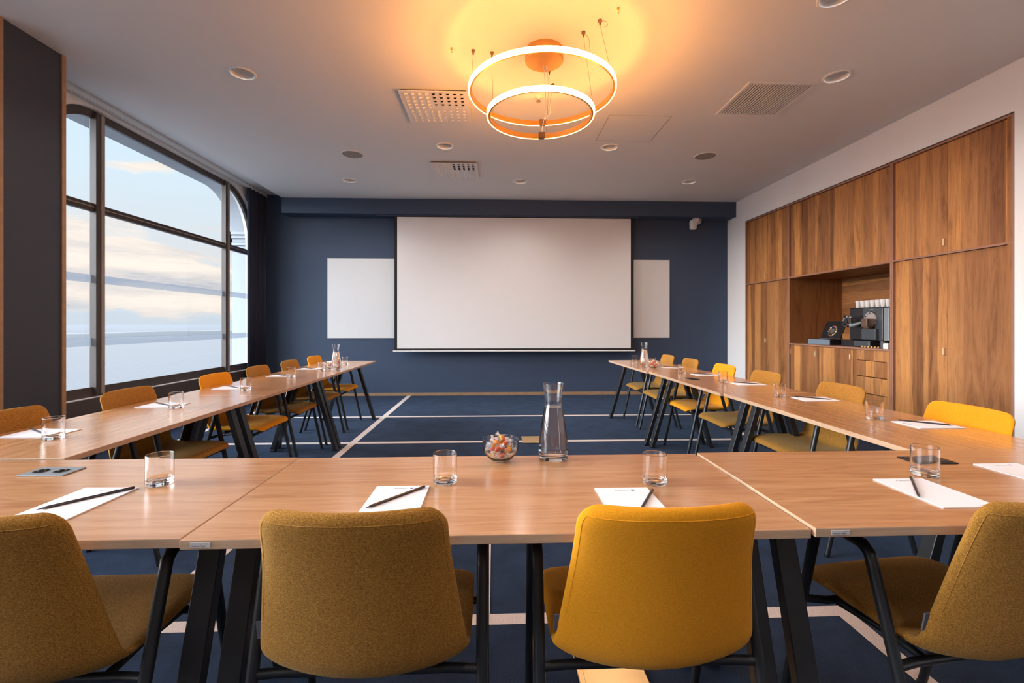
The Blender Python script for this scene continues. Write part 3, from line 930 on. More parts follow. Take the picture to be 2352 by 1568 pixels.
t = thing('ceiling_hatch', (1.43, 4.73, ZC), 'flush square access hatch in the ceiling right of the pendant', 'hatch')
MB().box(-0.30, 0.30, -0.30, 0.30, -0.0025, -0.0003).build('hatch_panel', M['ceiling'], t)
fr = MB()
for s in (-1, 1):
    fr.box(s*0.306-0.004, s*0.306+0.004, -0.31, 0.31, -0.002, -0.0003); fr.box(-0.302, 0.302, s*0.306-0.004, s*0.306+0.004, -0.002, -0.0003)
fr.build('shadow_gap', M['gap'], t)
t = thing('sprinkler', (0.394, 4.091, ZC), 'small sprinkler head on the ceiling behind the pendant', 'sprinkler')
MB().lathe([(0.034, 0), (0.034, -0.004), (0.018, -0.012), (0.014, -0.012), (0.014, -0.03), (0.0001, -0.03)], 16).build('escutcheon', M['white_gloss'], t, smooth=30)
MB().lathe([(0.0001, -0.046), (0.022, -0.044), (0.022, -0.042), (0.0001, -0.04)], 12).build('deflector', M['brass'], t)
MB().box(-0.012, -0.009, -0.002, 0.002, -0.045, -0.028).box(0.009, 0.012, -0.002, 0.002, -0.045, -0.028).build('yoke', M['brass'], t)
for (x, y, lab) in ((-0.318, 3.393, 'tiny bare ceiling hook left of the pendant light'), (0.797, 2.922, 'tiny bare ceiling hook right of the pendant light')):
    t = thing('ceiling_hook', (x, y, ZC), lab, 'hook', 'bare ceiling hooks')
    MB().cyl((0, 0, 0), (0, 0, -0.012), 0.008, n=10).build('base', M['gold'], t)
    MB().tube([(0, 0, -0.012), (0, 0, -0.022), (0.007, 0, -0.028), (0.004, 0, -0.035), (-0.004, 0, -0.033)], 0.002, 6).build('hook', M['gold'], t)

def pendant():
    bx, by, bz, br = 0.345, 3.34, 2.895, 0.525
    sx, sy, sz, sr = 0.330, 3.285, 2.700, 0.376
    t = thing('ring_pendant', (bx, by, ZC), 'lit amber pendant light of two hanging rings', 'pendant light')
    def rel(x, y, z): return (x-bx, y-by, z-ZC)
    MB().lathe([(0.0001, -0.085), (0.138, -0.085), (0.142, -0.08), (0.142, 0.0)], 48, rel(0.37, 3.40, ZC)).build('canopy', M['gold'], t, smooth=30)
    def ring(x, y, z, r):
        c = rel(x, y, z)
        fr = MB().lathe([(r-0.012, -0.003), (r-0.012, 0.034), (r-0.002, 0.034), (r-0.002, 0.030), (r+0.002, 0.028), (r+0.002, -0.003)], 96, c, close=True).build('ring_frame', M['gold'], t, smooth=30)
        MB().lathe([(r+0.0022, -0.002), (r+0.0022, 0.031), (r+0.009, 0.031), (r+0.011, 0.029), (r+0.011, 0.002), (r+0.007, -0.004), (r+0.0022, -0.004)], 96, c, close=True).build('led_diffuser', M['led'], fr, smooth=40)
        return fr
    f1 = ring(bx, by, bz, br); f2 = ring(sx, sy, sz, sr)
    def clip(x, y, z, a, par):
        Mx = Matrix.Translation(rel(x, y, z)) @ Matrix.Rotation(a, 4, 'Z')
        MB().box(-0.016, 0.016, -0.025, 0.025, -0.008, 0.042, M=Mx).build('cable_clip', M['bronze'], par, bevel=0.003)
    for (ax, ay, ang, X, Y, Z, R) in ((0.707, 3.044, -0.62, bx, by, bz, br), (-0.159, 3.414, PI*0.97, bx, by, bz, br), (0.496, 3.871, 1.40, bx, by, bz, br),
                                    (0.620, 3.171, -0.33, sx, sy, sz, sr), (-0.02, 3.436, PI*0.86, sx, sy, sz, sr), (0.44, 3.66, 1.35, sx, sy, sz, sr)):
        MB().lathe([(0.014, 0), (0.014, -0.012), (0.006, -0.016), (0.006, -0.034), (0.0001, -0.036)], 12, rel(ax, ay, ZC)).build('ceiling_anchor', M['bronze'], t, smooth=30)
        MB().tube([rel(ax, ay, ZC-0.03), rel(X+R*math.cos(ang), Y+R*math.sin(ang), Z+0.034)], 0.0011, 5).build('suspension_wire', M['bronze'], t)
    clip(bx+0.06, by+br-0.012, bz, PI/2, f1); clip(sx+0.045, sy+sr-0.012, sz, PI/2, f2)
    def flex(pts):
        P = [Vector(rel(*p)) for p in pts]; out = []
        for i in range(len(P)-1):
            a = P[max(0, i-1)]; b2 = P[i]; c = P[i+1]; d = P[min(len(P)-1, i+2)]
            for k in range(6):
                s = k/6
                out.append(0.5*((2*b2)+(c-a)*s+(2*a-5*b2+4*c-d)*s*s+(3*b2-a-3*c+d)*s**3))
        out.append(P[-1]); return out
    MB().tube(flex([(0.39, 3.45, ZC-0.085), (0.42, 3.55, 3.08), (0.44, 3.64, 2.98), (0.46, 3.80, 2.96), (0.405, by+br-0.012, bz+0.034)]), 0.0025, 6).build('power_cable', M['white_gloss'], t, smooth=40)
    MB().tube(flex([(0.37, 3.44, ZC-0.085), (0.39, 3.50, 3.02), (0.40, 3.57, 2.88), (0.385, 3.64, 2.80), (0.375, sy+sr-0.012, sz+0.034)]), 0.0025, 6).build('power_cable', M['white_gloss'], t, smooth=40)
    MB().tube(flex([(0.620, 3.171, ZC-0.012), (0.66, 3.19, 3.22), (0.68, 3.24, 3.17), (0.69, 3.27, 3.165)]), 0.0012, 5).build('loose_wire_end', M['bronze'], t)
    MB().tube(flex([(0.707, 3.044, ZC-0.012), (0.74, 3.03, 3.235), (0.76, 3.05, 3.22), (0.74, 3.08, 3.225)]), 0.0012, 5).build('loose_wire_end', M['bronze'], t)
pendant()

# ------------------------------------------------------------------ tables
TZ = 0.74; TL = 1.412; TW = 0.612; TT = 0.021
def make_table():
    t = thing('meeting_table', (0, 0, 0), 't', 'table')
    hl, hw = TL/2-0.0015, TW/2
    b = MB()
    b.add([(x, y, z) for z in (TZ-TT, TZ) for y in (-hw, hw) for x in (-hl, hl)], [(0, 2, 3, 1), (4, 5, 7, 6)], 0)
    b.add([(x, y, z) for z in (TZ-TT, TZ) for y in (-hw, hw) for x in (-hl, hl)], [(0, 1, 5, 4), (2, 6, 7, 3), (0, 4, 6, 2), (1, 3, 7, 5)], 1)
    b.build('tabletop', [M['oak'], M['oak_edge']], t, bevel=0.0015)
    r = MB()
    for s in (-1, 1):
        r.bar((-hl+0.07, s*0.085, TZ-TT-0.0205), (hl-0.07, s*0.085, TZ-TT-0.0205), 0.04, 0.03)
    r.build('frame_rail', M['black_metal'], t, bevel=0.002)
    for e in (-1, 1):
        x = e*(hl-0.047)
        MB().box(x-0.028, x+0.028, -0.15, 0.15, TZ-TT-0.012, TZ-TT).build('mounting_plate', M['black_metal'], t)
        for s in (-1, 1):
            leg = MB().bar((x, s*0.085, TZ-TT-0.008), (x, s*0.292, 0.008), 0.055, 0.034, up=(1, 0, 0)).build('leg', M['black_metal'], t, bevel=0.003)
            MB().box(x-0.029, x+0.029, s*0.293-0.021, s*0.293+0.021, 0.0015, 0.016).build('foot_cap', M['black_plastic'], leg, bevel=0.003)
    return t
tp = make_table(); used = set()
tabs = [((0.020, 1.326, 0), 0.0, 'oak table in the middle of the front row, before the yellow chair', 'front row of tables'),
        ((-1.393, 1.334, 0), 0.0, 'oak table at the left of the front row, with double power socket', 'front row of tables'),
        ((1.434, 1.318, 0.006), 0.0, 'oak table at the right of the front row, with closed black socket lid', 'front row of tables'),
        ((-1.812, 2.366, 0), PI/2, 'oak table on the window side, joining the front row', 'window side tables'),
        ((-1.812, 3.782, 0), PI/2, 'oak table on the window side, middle one of its row', 'window side tables'),
        ((-1.818, 5.198, 0), PI/2, 'oak table on the window side, at the screen end', 'window side tables'),
        ((1.862, 2.350, 0), PI/2, 'oak table on the cabinet side, joining the front row', 'cabinet side tables'),
        ((1.838, 3.766, 0), PI/2+0.008, 'oak table on the cabinet side, middle one with small black socket', 'cabinet side tables'),
        ((1.795, 5.180, 0), PI/2+0.016, 'oak table on the cabinet side, at the screen end', 'cabinet side tables')]
TB = []
for loc, rz, lab, grp in tabs:
    TB.append(place(tp, used, loc, rz, lab, grp))
def child_at(o, parent, wx, wy, wz, rz=0.0):
    """give a part built around its own origin a world place under its thing"""
    Pm = Matrix.Translation(parent.location) @ Matrix.Rotation(parent.rotation_euler.z, 4, 'Z')
    o.parent = parent
    o.matrix_local = Pm.inverted() @ (Matrix.Translation((wx, wy, wz)) @ Matrix.Rotation(rz, 4, 'Z'))
    return o
def socket(par, x, y, z, rz, open_, mat):
    b = MB().box(-0.0705, 0.0705, -0.041, 0.041, 0.0, 0.004)
    o = child_at(b.build('power_socket', mat, bevel=0.002), par, x, y, z, rz)
    if open_:
        for s in (-0.032, 0.030):
            MB().lathe([(0.022, 0.0046), (0.021, 0.005), (0.0185, 0.0046)], 24, (s, 0, 0)).build('socket_ring', M['chrome'], o, smooth=40)
            MB().lathe([(0.0205, 0.0044), (0.0001, 0.0043)], 24, (s, 0, 0)).build('socket_well', M['dark_hole'], o)
            MB().cyl((s-0.007, -0.004, 0.0043), (s-0.007, -0.004, 0.007), 0.0022, n=8).cyl((s+0.007, 0.004, 0.0043), (s+0.007, 0.004, 0.007), 0.0022, n=8).build('contact', M['brass'], o)
    else:
        MB().box(-0.060, 0.060, -0.031, 0.031, 0.004, 0.0055).build('lid', mat, o, bevel=0.001)
socket(TB[1], -1.403, 1.506, TZ, 0.0, True, M['grey_metal'])
socket(TB[2], 1.468, 1.498, TZ+0.006, 0.0, False, M['black_plastic'])
socket(TB[7], 1.690, 3.850, TZ, PI/2+0.008, False, M['black_plastic'])
def name_plate(par, x, y, z):
    o = child_at(MB().box(0, 0.044, -0.0012, 0.0, 0, 0.0115).build('name_plate', M['plate_white'], bevel=0.0006), par, x, y, z)
    for (body, size, dx, dz) in (('wiesner hager', 0.0056, 0.004, 0.0026), ('concepts', 0.0026, 0.028, 0.0082)):
        me = text_mesh(body, size)
        me.materials.append(M['ink'])
        q = bpy.data.objects.new('lettering', me); COL.objects.link(q); q.parent = o
        q.matrix_local = Matrix.Translation((dx, -0.0014, dz)) @ Matrix.Rotation(PI/2, 4, 'X')
name_plate(TB[0], -0.662, 1.326-TW/2, TZ-0.0165)
name_plate(TB[2], 0.765, 1.318-TW/2, TZ-0.0105)

# ------------------------------------------------------------------ chairs
def cat_rom(P, n):
    out = []
    for i in range(len(P)-1):
        a = P[max(0, i-1)]; b = P[i]; c = P[i+1]; d = P[min(len(P)-1, i+2)]
        for k in range(n):
            s = k/n
            out.append(tuple(0.5*(2*b[j]+(c[j]-a[j])*s+(2*a[j]-5*b[j]+4*c[j]-d[j])*s*s+(3*b[j]-a[j]-3*c[j]+d[j])*s**3) for j in range(len(b))))
    out.append(P[-1])
    return out
# centre line of the shell: y, z, half width, forward curl of the sides, lift of the sides
SHELL = [(0.240, 0.428, 0.222, 0.0, -0.004), (0.222, 0.442, 0.229, 0.0, -0.002), (0.180, 0.449, 0.234, 0.0, 0.002), (0.10, 0.447, 0.237, 0.0, 0.010), (0.02, 0.439, 0.238, 0.0, 0.018),
         (-0.06, 0.430, 0.238, 0.003, 0.028), (-0.115, 0.427, 0.237, 0.012, 0.036), (-0.152, 0.436, 0.235, 0.028, 0.034), (-0.176, 0.466, 0.232, 0.040, 0.024), (-0.190, 0.520, 0.226, 0.043, 0.010),
         (-0.206, 0.605, 0.215, 0.041, 0.002), (-0.226, 0.705, 0.202, 0.037, 0.0), (-0.248, 0.795, 0.196, 0.031, 0.0), (-0.2565, 0.828, 0.194, 0.029, 0.0)]
def shell_grid():
    S = cat_rom(SHELL, 5)
    # arc length from each end, to round the corners and thin the edge
    d = [0.0]
    for i in range(1, len(S)): d.append(d[-1]+math.hypot(S[i][0]-S[i-1][0], S[i][1]-S[i-1][1]))
    L = d[-1]
    # resample, denser at both ends
    ts = []
    for i in range(8): ts.append(0.045*(1-math.cos(PI/2*i/8)))
    k = 34
    for i in range(k+1): ts.append(0.045+(L-0.09)*i/k)
    for i in range(1, 9): ts.append(L-0.045*(1-math.sin(PI/2*i/8)))
    rows = []
    for t in ts:
        j = max(i for i in range(len(d)) if d[i] <= t+1e-9); j = min(j, len(d)-2)
        f = (t-d[j])/(d[j+1]-d[j])
        rows.append((t, tuple(S[j][q]*(1-f)+S[j+1][q]*f for q in range(5))))
    us = [-math.cos(PI*i/18) for i in range(19)]
    top, bot = [], []
    TH = 0.034
    def pos(t, u):
        j = max(i for i in range(len(d)) if d[i] <= t+1e-9); j = min(j, len(d)-2)
        f = (t-d[j])/(d[j+1]-d[j]); q = [S[j][m]*(1-f)+S[j+1][m]*f for m in range(5)]
        w = q[2]
        for e, rad in ((t, 0.040), (L-t, 0.045)):
            if e < rad: w -= rad-math.sqrt(max(0, rad*rad-(rad-e)**2))
        return Vector((w*u, q[0]+q[3]*u*u, q[1]+q[4]*u*u))
    for t in ts:
        r1, r2 = [], []
        for u in us:
            e = 1e-3
            p = pos(t, u)
            ta = max(0, t-e); tb = min(L, t+e)
            ds = pos(tb, u)-pos(ta, u); ds.x = 0
            du = pos(min(max(t, 0.03), L-0.03), min(1, u+e))-pos(min(max(t, 0.03), L-0.03), max(-1, u-e))
            nn = ds.cross(du).normalized()
            edge = (1-abs(u)**7)
            ed = 1.0
            for dd in (t, L-t):
                if dd < 0.03: ed *= math.sqrt(max(0, 1-(1-dd/0.03)**2))
            h = TH/2*math.sqrt(max(0.0, edge))*ed
            h = max(h, 0.0004)
            r1.append(p+nn*h); r2.append(p-nn*h)
        top.append(r1); bot.append(r2)
    return ts, L, top, bot
def shell_part(name, i0, i1, G, mat, parent, nrm=None):
    ts, L, top, bot = G
    nu = len(top[0]); b = MB(); rows = list(range(i0, i1+1))
    vs = []; fs = []
    for i in rows:
        vs += top[i]+bot[i]
    W = 2*nu
    for a in range(len(rows)-1):
        for j in range(nu-1):
            fs.append((a*W+j, a*W+j+1, (a+1)*W+j+1, (a+1)*W+j))
            fs.append((a*W+nu+j+1, a*W+nu+j, (a+1)*W+nu+j, (a+1)*W+nu+j+1))
        for j, s in ((0, 0), (nu-1, 1)):
            fs.append((a*W+j, (a+1)*W+j, (a+1)*W+nu+j, a*W+nu+j) if s == 0 else (a*W+j, a*W+nu+j, (a+1)*W+nu+j, (a+1)*W+j))
    for a in (0, len(rows)-1):
        if rows[a] in (0, len(ts)-1):
            for j in range(nu-1):
                fs.append((a*W+j, a*W+j+1, a*W+nu+j+1, a*W+nu+j))
    b.add(vs, fs)
    o = b.build(name, mat, parent, smooth=80)
    if nrm:
        me = o.data
        key = lambda v: tuple(round(c, 5) for c in v.co)
        if sum(v.normal.dot(nrm.get(key(v), v.normal)) for v in me.vertices) < 0:
            me.flip_normals()
        me.normals_split_custom_set_from_vertices([nrm.get(tuple(round(c, 5) for c in v.co), v.normal) for v in me.vertices])
    return o
def make_chair(mat, G):
    t = thing('meeting_chair', (0, 0, 0), 'c', 'chair')
    ts, L, top, bot = G
    # split the upholstery where seat turns into back
    split = max(i for i in range(len(ts)) if top[i][9].z < 0.49 and ts[i] < L*0.62)
    whole = shell_part('seat', 0, len(ts)-1, G, mat, None)
    nrm = {tuple(round(c, 5) for c in v.co): v.normal.copy() for v in whole.data.vertices}
    bpy.data.objects.remove(whole)
    shell_part('seat', 0, split, G, mat, t, nrm)
    bk = shell_part('backrest', split, len(ts)-1, G, mat, t, nrm)
    # seam that runs round the rear face of the back
    nu = len(top[0])
    pts = [bot[i][2]*0.97+top[i][2]*0.03 for i in range(split+4, len(ts)-5)]
    pts += [bot[len(ts)-6][j] for j in range(3, nu-3)]
    pts += [bot[i][nu-3]*0.97+top[i][nu-3]*0.03 for i in range(len(ts)-6, split+3, -1)]
    MB().tube(pts, 0.0013, 5).build('seam', mat, bk, smooth=60)
    hw = 0.265; r = 0.0145
    for s in (-1, 1):
        x = s*hw
        P = [(x, -0.222, 0.006), (x, -0.052, 0.600), (x, -0.042, 0.634), (x, -0.022, 0.650), (x, 0.030, 0.654), (x, 0.096, 0.654), (x, 0.116, 0.642), (x, 0.124, 0.615), (x, 0.256, 0.006)]
        fr = MB().tube(P, [0.0125, r, r, r, r, r, r, r, 0.0125], 12, up=(1, 0, 0)).build('side_frame', M['black_metal'], t, smooth=50)
        for (yy) in (-0.2225, 0.2565):
            MB().cyl((x, yy, 0.0015), (x, yy, 0.014), 0.0135, n=12).build('foot_glide', M['black_plastic'], fr, smooth=40)
    b = MB()
    zc = 0.398
    yr = -0.222+0.170*(zc/0.600); yf = 0.256-0.132*(zc/0.615)
    for yy in (yr, yf):
        b.tube([(-hw, yy, zc), (-0.20, yy*0.9, zc-0.004), (0.20, yy*0.9, zc-0.004), (hw, yy, zc)], 0.011, 10)
    for s in (-1, 1):
        b.tube([(s*0.165, yr*0.9, zc-0.004), (s*0.175, 0.0, zc+0.008), (s*0.175, yf*0.9, zc-0.004)], 0.010, 10)
        for yy in (-0.05, 0.08):
            b.cyl((s*0.17, yy, zc+0.005), (s*0.17, yy, 0.428), 0.010, n=10)
    b.build('seat_support', M['black_metal'], t, smooth=50)
    i = min(range(len(ts)), key=lambda q: abs(top[q][0].z-0.525)+(10 if ts[q] < L*0.5 else 0))
    p = (top[i][0]+bot[i][0])/2
    Tm = Matrix.Translation(p) @ Matrix.Rotation(0.18, 4, 'X')
    MB().box(-0.010, 0.003, -0.002, 0.002, -0.022, 0.022, M=Tm).build('fabric_tag', M['tag_grey'], bk, bevel=0.001)
    return t
G = shell_grid()
ch_h = make_chair(M['heather'], G)
ch_y = make_chair(M['yellow'], G)
used = set()
CH = [('h', (-1.065, 1.19), 0.0, 'brown heather chair at the left of the front row, cut by the left edge', 'front row chairs'),
      ('h', (-0.295, 1.19), 0.0, 'brown heather chair seen from behind, beside the yellow one', 'front row chairs'),
      ('y', (0.372, 1.19), 0.0, 'bright yellow chair seen from behind in the front row', 'front row chairs'),
      ('h', (1.20, 1.19), 0.13, 'brown heather chair at the right of the front row, cut by the right edge', 'front row chairs')]
lt = 'chairs along the window side'; rt = 'chairs along the cabinet side'
nl = ['rust heather chair on the window side, nearest the camera, cut by the left edge', 'rust heather chair before the arched window, second from the camera', 'bright orange chair in the middle of the window side row',
      'rust heather chair on the window side, right behind the bright orange one', 'rust heather chair on the window side, second from the screen', 'bright orange chair on the window side, closest to the screen']
for k, y, dx, n in zip('hhyhhy', (2.09, 2.78, 3.60, 4.25, 4.90, 5.56), (0, 0, 0.01, 0, 0, 0), nl):
    CH.append((k, (-1.935+dx, y), -PI/2, n, lt))
nr = ['bright yellow chair on the cabinet side, nearest the camera, cut by the right edge', 'mustard heather chair before the drawers, second from the camera on the cabinet side', 'mustard heather chair on the cabinet side, just in front of the middle yellow one',
      'bright yellow chair in the middle of the cabinet side row', 'mustard heather chair on the cabinet side, second from the screen', 'mustard heather chair on the cabinet side, closest to the screen']
for k, y, x, n in zip('yhhyhh', (2.05, 2.82, 3.60, 4.24, 4.93, 5.56), (1.985, 1.975, 1.965, 1.95, 1.925, 1.915), nr):
    CH.append((k, (x, y), PI/2, n, rt))
for k, (x, y), rz, lab, grp in CH:
    place(ch_h if k == 'h' else ch_y, used, (x, y, 0), rz, lab, grp)

# ------------------------------------------------------------------ things on the tables
def crisp(prof, e=0.0004):
    """support points beside every profile corner keep the shading of the long faces flat"""
    out = [prof[0]]
    for i in range(1, len(prof)):
        a, b = prof[i-1], prof[i]
        L = math.hypot(b[0]-a[0], b[1]-a[1])
        if L > 3*e:
            for f in (e/L, 1-e/L): out.append((a[0]+(b[0]-a[0])*f, a[1]+(b[1]-a[1])*f))
        out.append(b)
    return out
def make_tumbler():
    t = thing('tumbler', (0, 0, 0), 'g', 'glass')
    R, H = 0.0350, 0.088
    prof = [(0.0001, 0.002), (0.020, 0.0015), (0.030, 0.0), (R-0.002, 0.001), (R, 0.004), (R, H-0.001), (R-0.0008, H), (R-0.0016, H-0.001), (R-0.0022, 0.020), (R-0.006, 0.0145), (R-0.013, 0.0125), (0.0001, 0.0122)]
    MB().lathe(crisp(prof), 56).build('glass_body', M['glass'], t, smooth=80)
    return t
tm = make_tumbler(); used = set()
GL = [(-1.807, 1.945, 'drinking glass on the window side table, nearest the camera'), (-1.779, 2.627, 'drinking glass on the window side, second from the camera'), (-1.767, 3.316, 'drinking glass before the bright orange chair on the window side'),
      (-1.798, 4.117, 'drinking glass on the window side, third from the screen'), (-1.731, 4.639, 'drinking glass just in front of the window side candy bowl'), (-1.735, 5.377, 'drinking glass on the window side, behind the carafe'),
      (-0.984, 1.383, 'drinking glass on the front left table beside the power socket'), (-0.147, 1.364, 'drinking glass left of the candy bowl on the front table'), (0.472, 1.333, 'drinking glass right of the big carafe, above the yellow chair'), (1.322, 1.356, 'drinking glass before the black socket lid on the front right table'),
      (1.874, 2.188, 'drinking glass on the cabinet side table, nearest the camera'), (1.842, 2.887, 'drinking glass on the cabinet side, second from the camera'), (1.837, 3.616, 'drinking glass on the cabinet side, third from the camera'), (1.772, 4.265, 'drinking glass on the cabinet side behind the small socket'), (1.775, 5.08, 'drinking glass just behind the cabinet side candy bowl'), (1.700, 5.50, 'drinking glass on the cabinet side, closest to the screen')]
for x, y, lab in GL:
    z = TZ+0.0004+(0.006 if (x > 0.73 and y < 1.6) else 0)
    place(tm, used, (x, y, z), random.uniform(0, 6), lab, 'drinking glasses')
def make_carafe():
    t = thing('water_carafe', (0, 0, 0), 'k', 'carafe')
    outer = cat_rom([(0.046, 0.001), (0.0505, 0.006), (0.051, 0.03), (0.049, 0.065), (0.0435, 0.11), (0.036, 0.155), (0.0300, 0.186), (0.0290, 0.200), (0.0315, 0.225), (0.0365, 0.263)], 4)
    inner = cat_rom([(0.0350, 0.2635), (0.0298, 0.225), (0.0272, 0.200), (0.0282, 0.186), (0.034, 0.155), (0.0415, 0.11), (0.047, 0.065), (0.0488, 0.035), (0.046, 0.022), (0.030, 0.018)], 4)
    MB().lathe([(0.0001, 0.002), (0.03, 0.0015)]+outer+inner+[(0.0001, 0.0175)], 40).build('glass_body', M['glass'], t, smooth=50)
    wi = [(r+0.0004, z) for (r, z) in inner if z < 0.183]
    MB().lathe([(0.0001, 0.181), (wi[0][0]-0.001, 0.1815)]+wi+[(0.0001, 0.0172)], 40).build('water', M['water'], t, smooth=50)
    return t
ck = make_carafe(); used = set()
for x, y, lab in ((0.205, 1.59, 'tall glass water carafe on the front table beside the candy bowl'), (-1.613, 4.72, 'glass water carafe on the window side table'), (1.657, 5.0, 'glass water carafe on the cabinet side table')):
    place(ck, used, (x, y, TZ+0.0004), 0, lab, 'water carafes')
def make_bowl():
    t = thing('candy_bowl', (0, 0, 0), 'b', 'bowl')
    outer = cat_rom([(0.022, 0.0005), (0.030, 0.003), (0.047, 0.018), (0.059, 0.040), (0.0625, 0.060), (0.0615, 0.076)], 5)
    inner = cat_rom([(0.0598, 0.076), (0.0602, 0.060), (0.0565, 0.041), (0.0445, 0.021), (0.028, 0.0085)], 5)
    MB().lathe([(0.0001, 0.001)]+outer+inner+[(0.0001, 0.0065)], 40).build('glass_body', M['glass'], t, smooth=50)
    return t
bw = make_bowl(); used = set()
BW = [(0.021, 1.572, 'glass candy bowl beside the big carafe on the front table', 'on the front table'), (-1.690, 4.83, 'glass candy bowl beside the carafe on the window side', 'on the window side'), (1.697, 4.83, 'glass candy bowl beside the carafe on the cabinet side', 'on the cabinet side')]
def make_candy(mat):
    t = thing('wrapped_candy', (0, 0, 0), 'w', 'candy')
    MB().ball((0, 0, 0), (0.0115, 0.0090, 0.0080), 8).build('sweet', mat, t, smooth=60)
    for s in (-1, 1):
        w = MB(); n = 10; vs = [Vector((s*0.0105, 0, 0))]
        for i in range(n):
            a = 2*PI*i/n; k = 0.0105 if i % 2 else 0.007
            vs.append(Vector((s*(0.023+0.003*(i % 2)), k*math.cos(a), 0.8*k*math.sin(a))))
        w.add(vs, [(0, i+1, (i+1) % n+1) for i in range(n)])
        w.build('wrapper_twist', M['wrapper'], t)
    return t
cp = {c: make_candy(M['candy_'+c]) for c in ('red', 'orange', 'amber')}
used2 = set()
cl = ['red', 'orange', 'amber', 'red', 'orange', 'red', 'amber', 'red', 'orange', 'amber', 'red', 'red', 'orange', 'amber', 'red', 'orange']
spots = [(0.0, 0.0, 0.020), (0.022, 0.010, 0.024), (-0.021, 0.012, 0.024), (0.004, -0.024, 0.024),
         (0.030, -0.018, 0.042), (-0.032, -0.014, 0.042), (0.0, 0.034, 0.042), (0.005, 0.002, 0.042), (-0.026, 0.026, 0.044), (0.034, 0.016, 0.045),
         (-0.012, -0.030, 0.047), (0.018, -0.004, 0.061), (-0.016, 0.006, 0.062), (0.004, 0.024, 0.062), (0.022, 0.026, 0.064), (0.006, 0.010, 0.079)]
for bi, (x, y, lab, where) in enumerate(BW):
    place(bw, used, (x, y, TZ+0.0004), 0, lab, 'candy bowls')
    for i, (c, (dx, dy, dz)) in enumerate(zip(cl, spots)):
        if bi and i in (0, 2, 9): continue
        o = place(cp[c], used2, (x+dx*0.88, y+dy*0.88, TZ+dz), random.uniform(0, 6.28), '%s wrapped candy in the glass bowl %s' % (c, where), 'candies in the bowl '+where)
        o.rotation_euler = (random.uniform(-0.4, 0.4), random.uniform(-0.7, 0.7), random.uniform(0, 6.28))

def make_pad():
    t = thing('notepad', (0, 0, 0), 'p', 'notepad')
    MB().box(-0.075, 0.075, -0.1065, 0.1065, 0, 0.0028).build('paper', M['paper'], t)
    me = text_mesh('Radisson', 0.0115, 0.35)
    me.materials.append(M['ink'])
    o = bpy.data.objects.new('logo_lettering', me); COL.objects.link(o); o.parent = t; o.location = (-0.024, 0.083, 0.0030)
    MB().box(0.0235, 0.0325, 0.0825, 0.0905, 0.0028, 0.0031).build('logo_square', M['blue_ink'], t)
    me = text_mesh('radissonblu.com', 0.0042)
    me.materials.append(M['ink'])
    o = bpy.data.objects.new('footer_lettering', me); COL.objects.link(o); o.parent = t; o.location = (0.030, -0.099, 0.0030)
    return t
def make_pencil():
    t = thing('pencil', (0, 0, 0), 'p', 'pencil')
    MB().cyl((0, -0.080, 0), (0, 0.095, 0), 0.0037, n=6).build('shaft', M['pencil'], t)
    MB().cyl((0, 0.095, 0), (0, 0.098, 0), 0.0036, 0.0028, n=10).build('end_cap', M['pencil'], t, smooth=40)
    MB().cyl((0, -0.080, 0), (0, -0.094, 0), 0.0036, 0.0010, n=6).build('sharpened_cone', M['tan_wood'] if False else M['pencil'], t)
    MB().cyl((0, -0.094, 0), (0, -0.098, 0), 0.0010, 0.0003, n=6).build('lead', M['ink'], t)
    me = text_mesh('Radisson', 0.0042, 0.3)
    me.materials.append(M['gold'])
    o = bpy.data.objects.new('gold_lettering', me); COL.objects.link(o); o.parent = t
    o.matrix_local = Matrix.Translation((-0.0010, 0.035, 0.00335)) @ Matrix.Rotation(PI/2, 4, 'Z')
    return t
pd = make_pad(); pn = make_pencil(); u1, u2 = set(), set()
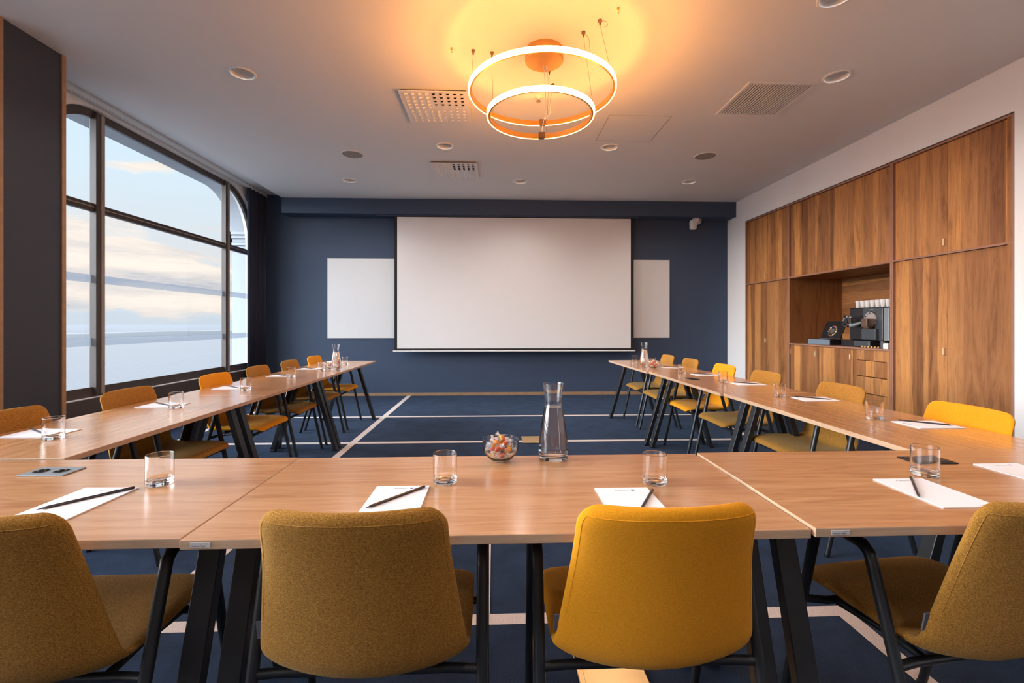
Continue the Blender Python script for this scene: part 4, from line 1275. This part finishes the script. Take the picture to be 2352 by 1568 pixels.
# pad x, y, turn, pencil dx, dy, turn (0 = pointing to -y), where
PADS = [(-1.095, 1.243, -0.03, (-1.083, 1.262, -0.68), 'on the front left table, behind the brown chair'),
        (-0.263, 1.224, 0.0, (-0.2625, 1.240, -0.70), 'on the front table, left of the candy bowl'),
        (0.360, 1.186, 0.0, (0.394, 1.180, -0.52), 'on the front table, above the yellow chair'),
        (1.202, 1.214, 0.0, (1.184, 1.245, -0.67), 'on the front right table beside a glass'),
        (-1.945, 2.035, -PI/2, (-1.985, 2.062, 0.97), 'on the window side, nearest the camera'),
        (-1.912, 2.715, -PI/2, (-1.915, 2.722, 0.97), 'on the window side, second from the camera'),
        (-1.93, 3.44, -PI/2, (-1.925, 3.45, 0.86), 'before the bright orange chair on the window side'),
        (-1.93, 4.22, -PI/2, (-1.92, 4.22, 0.88), 'on the window side, third from the screen'),
        (-1.93, 4.86, -PI/2, (-1.92, 4.86, 0.88), 'on the window side, second from the screen'),
        (-1.93, 5.53, -PI/2, (-1.92, 5.53, 0.88), 'on the window side, closest to the screen'),
        (2.015, 2.055, PI/2, (2.026, 2.077, 0.85), 'on the cabinet side, nearest the camera'),
        (2.003, 2.787, PI/2, (2.00, 2.80, 0.85), 'on the cabinet side, second from the camera'),
        (1.985, 3.512, PI/2, (1.985, 3.525, 0.85), 'on the cabinet side, third from the camera'),
        (1.945, 4.16, PI/2, (1.945, 4.17, 0.85), 'on the cabinet side behind the small socket'),
        (1.92, 4.86, PI/2, (1.92, 4.87, 0.85), 'on the cabinet side, right of the candy bowl'),
        (1.90, 5.50, PI/2, (1.90, 5.51, 0.85), 'on the cabinet side, closest to the screen'),
        (1.655, 1.345, 0.0, None, 'cut by the right edge beside the black socket lid')]
for x, y, rz, pen, where in PADS:
    z = TZ+0.0004+(0.006 if (x > 0.73 and y < 1.62) else 0)
    place(pd, u1, (x, y, z), rz, 'white notepad '+where, 'notepads')
    if pen:
        place(pn, u2, (pen[0], pen[1], z+0.0028+0.0034), pen[2], 'dark pencil lying on the notepad '+where, 'pencils on the notepads')

# ------------------------------------------------------------------ floor boxes
for (x0, x1, y0, y1, lab) in ((0.285, 0.52, 4.63, 4.89, 'brass floor box in the carpet behind the carafe'), (0.285, 0.52, 1.40, 1.655, 'brass floor box in the carpet under the yellow chair')):
    t = thing('floor_box', ((x0+x1)/2, (y0+y1)/2, 0.003), lab, 'floor box', 'brass floor boxes')
    w, d = (x1-x0)/2, (y1-y0)/2
    MB().box(-w, w, -d, d, 0, 0.006).build('cover_frame', M['brass'], t, bevel=0.003)
    MB().box(-w+0.02, w-0.02, -d+0.02, d-0.02, 0.006, 0.0075).build('lid', M['brass'], t, bevel=0.001)
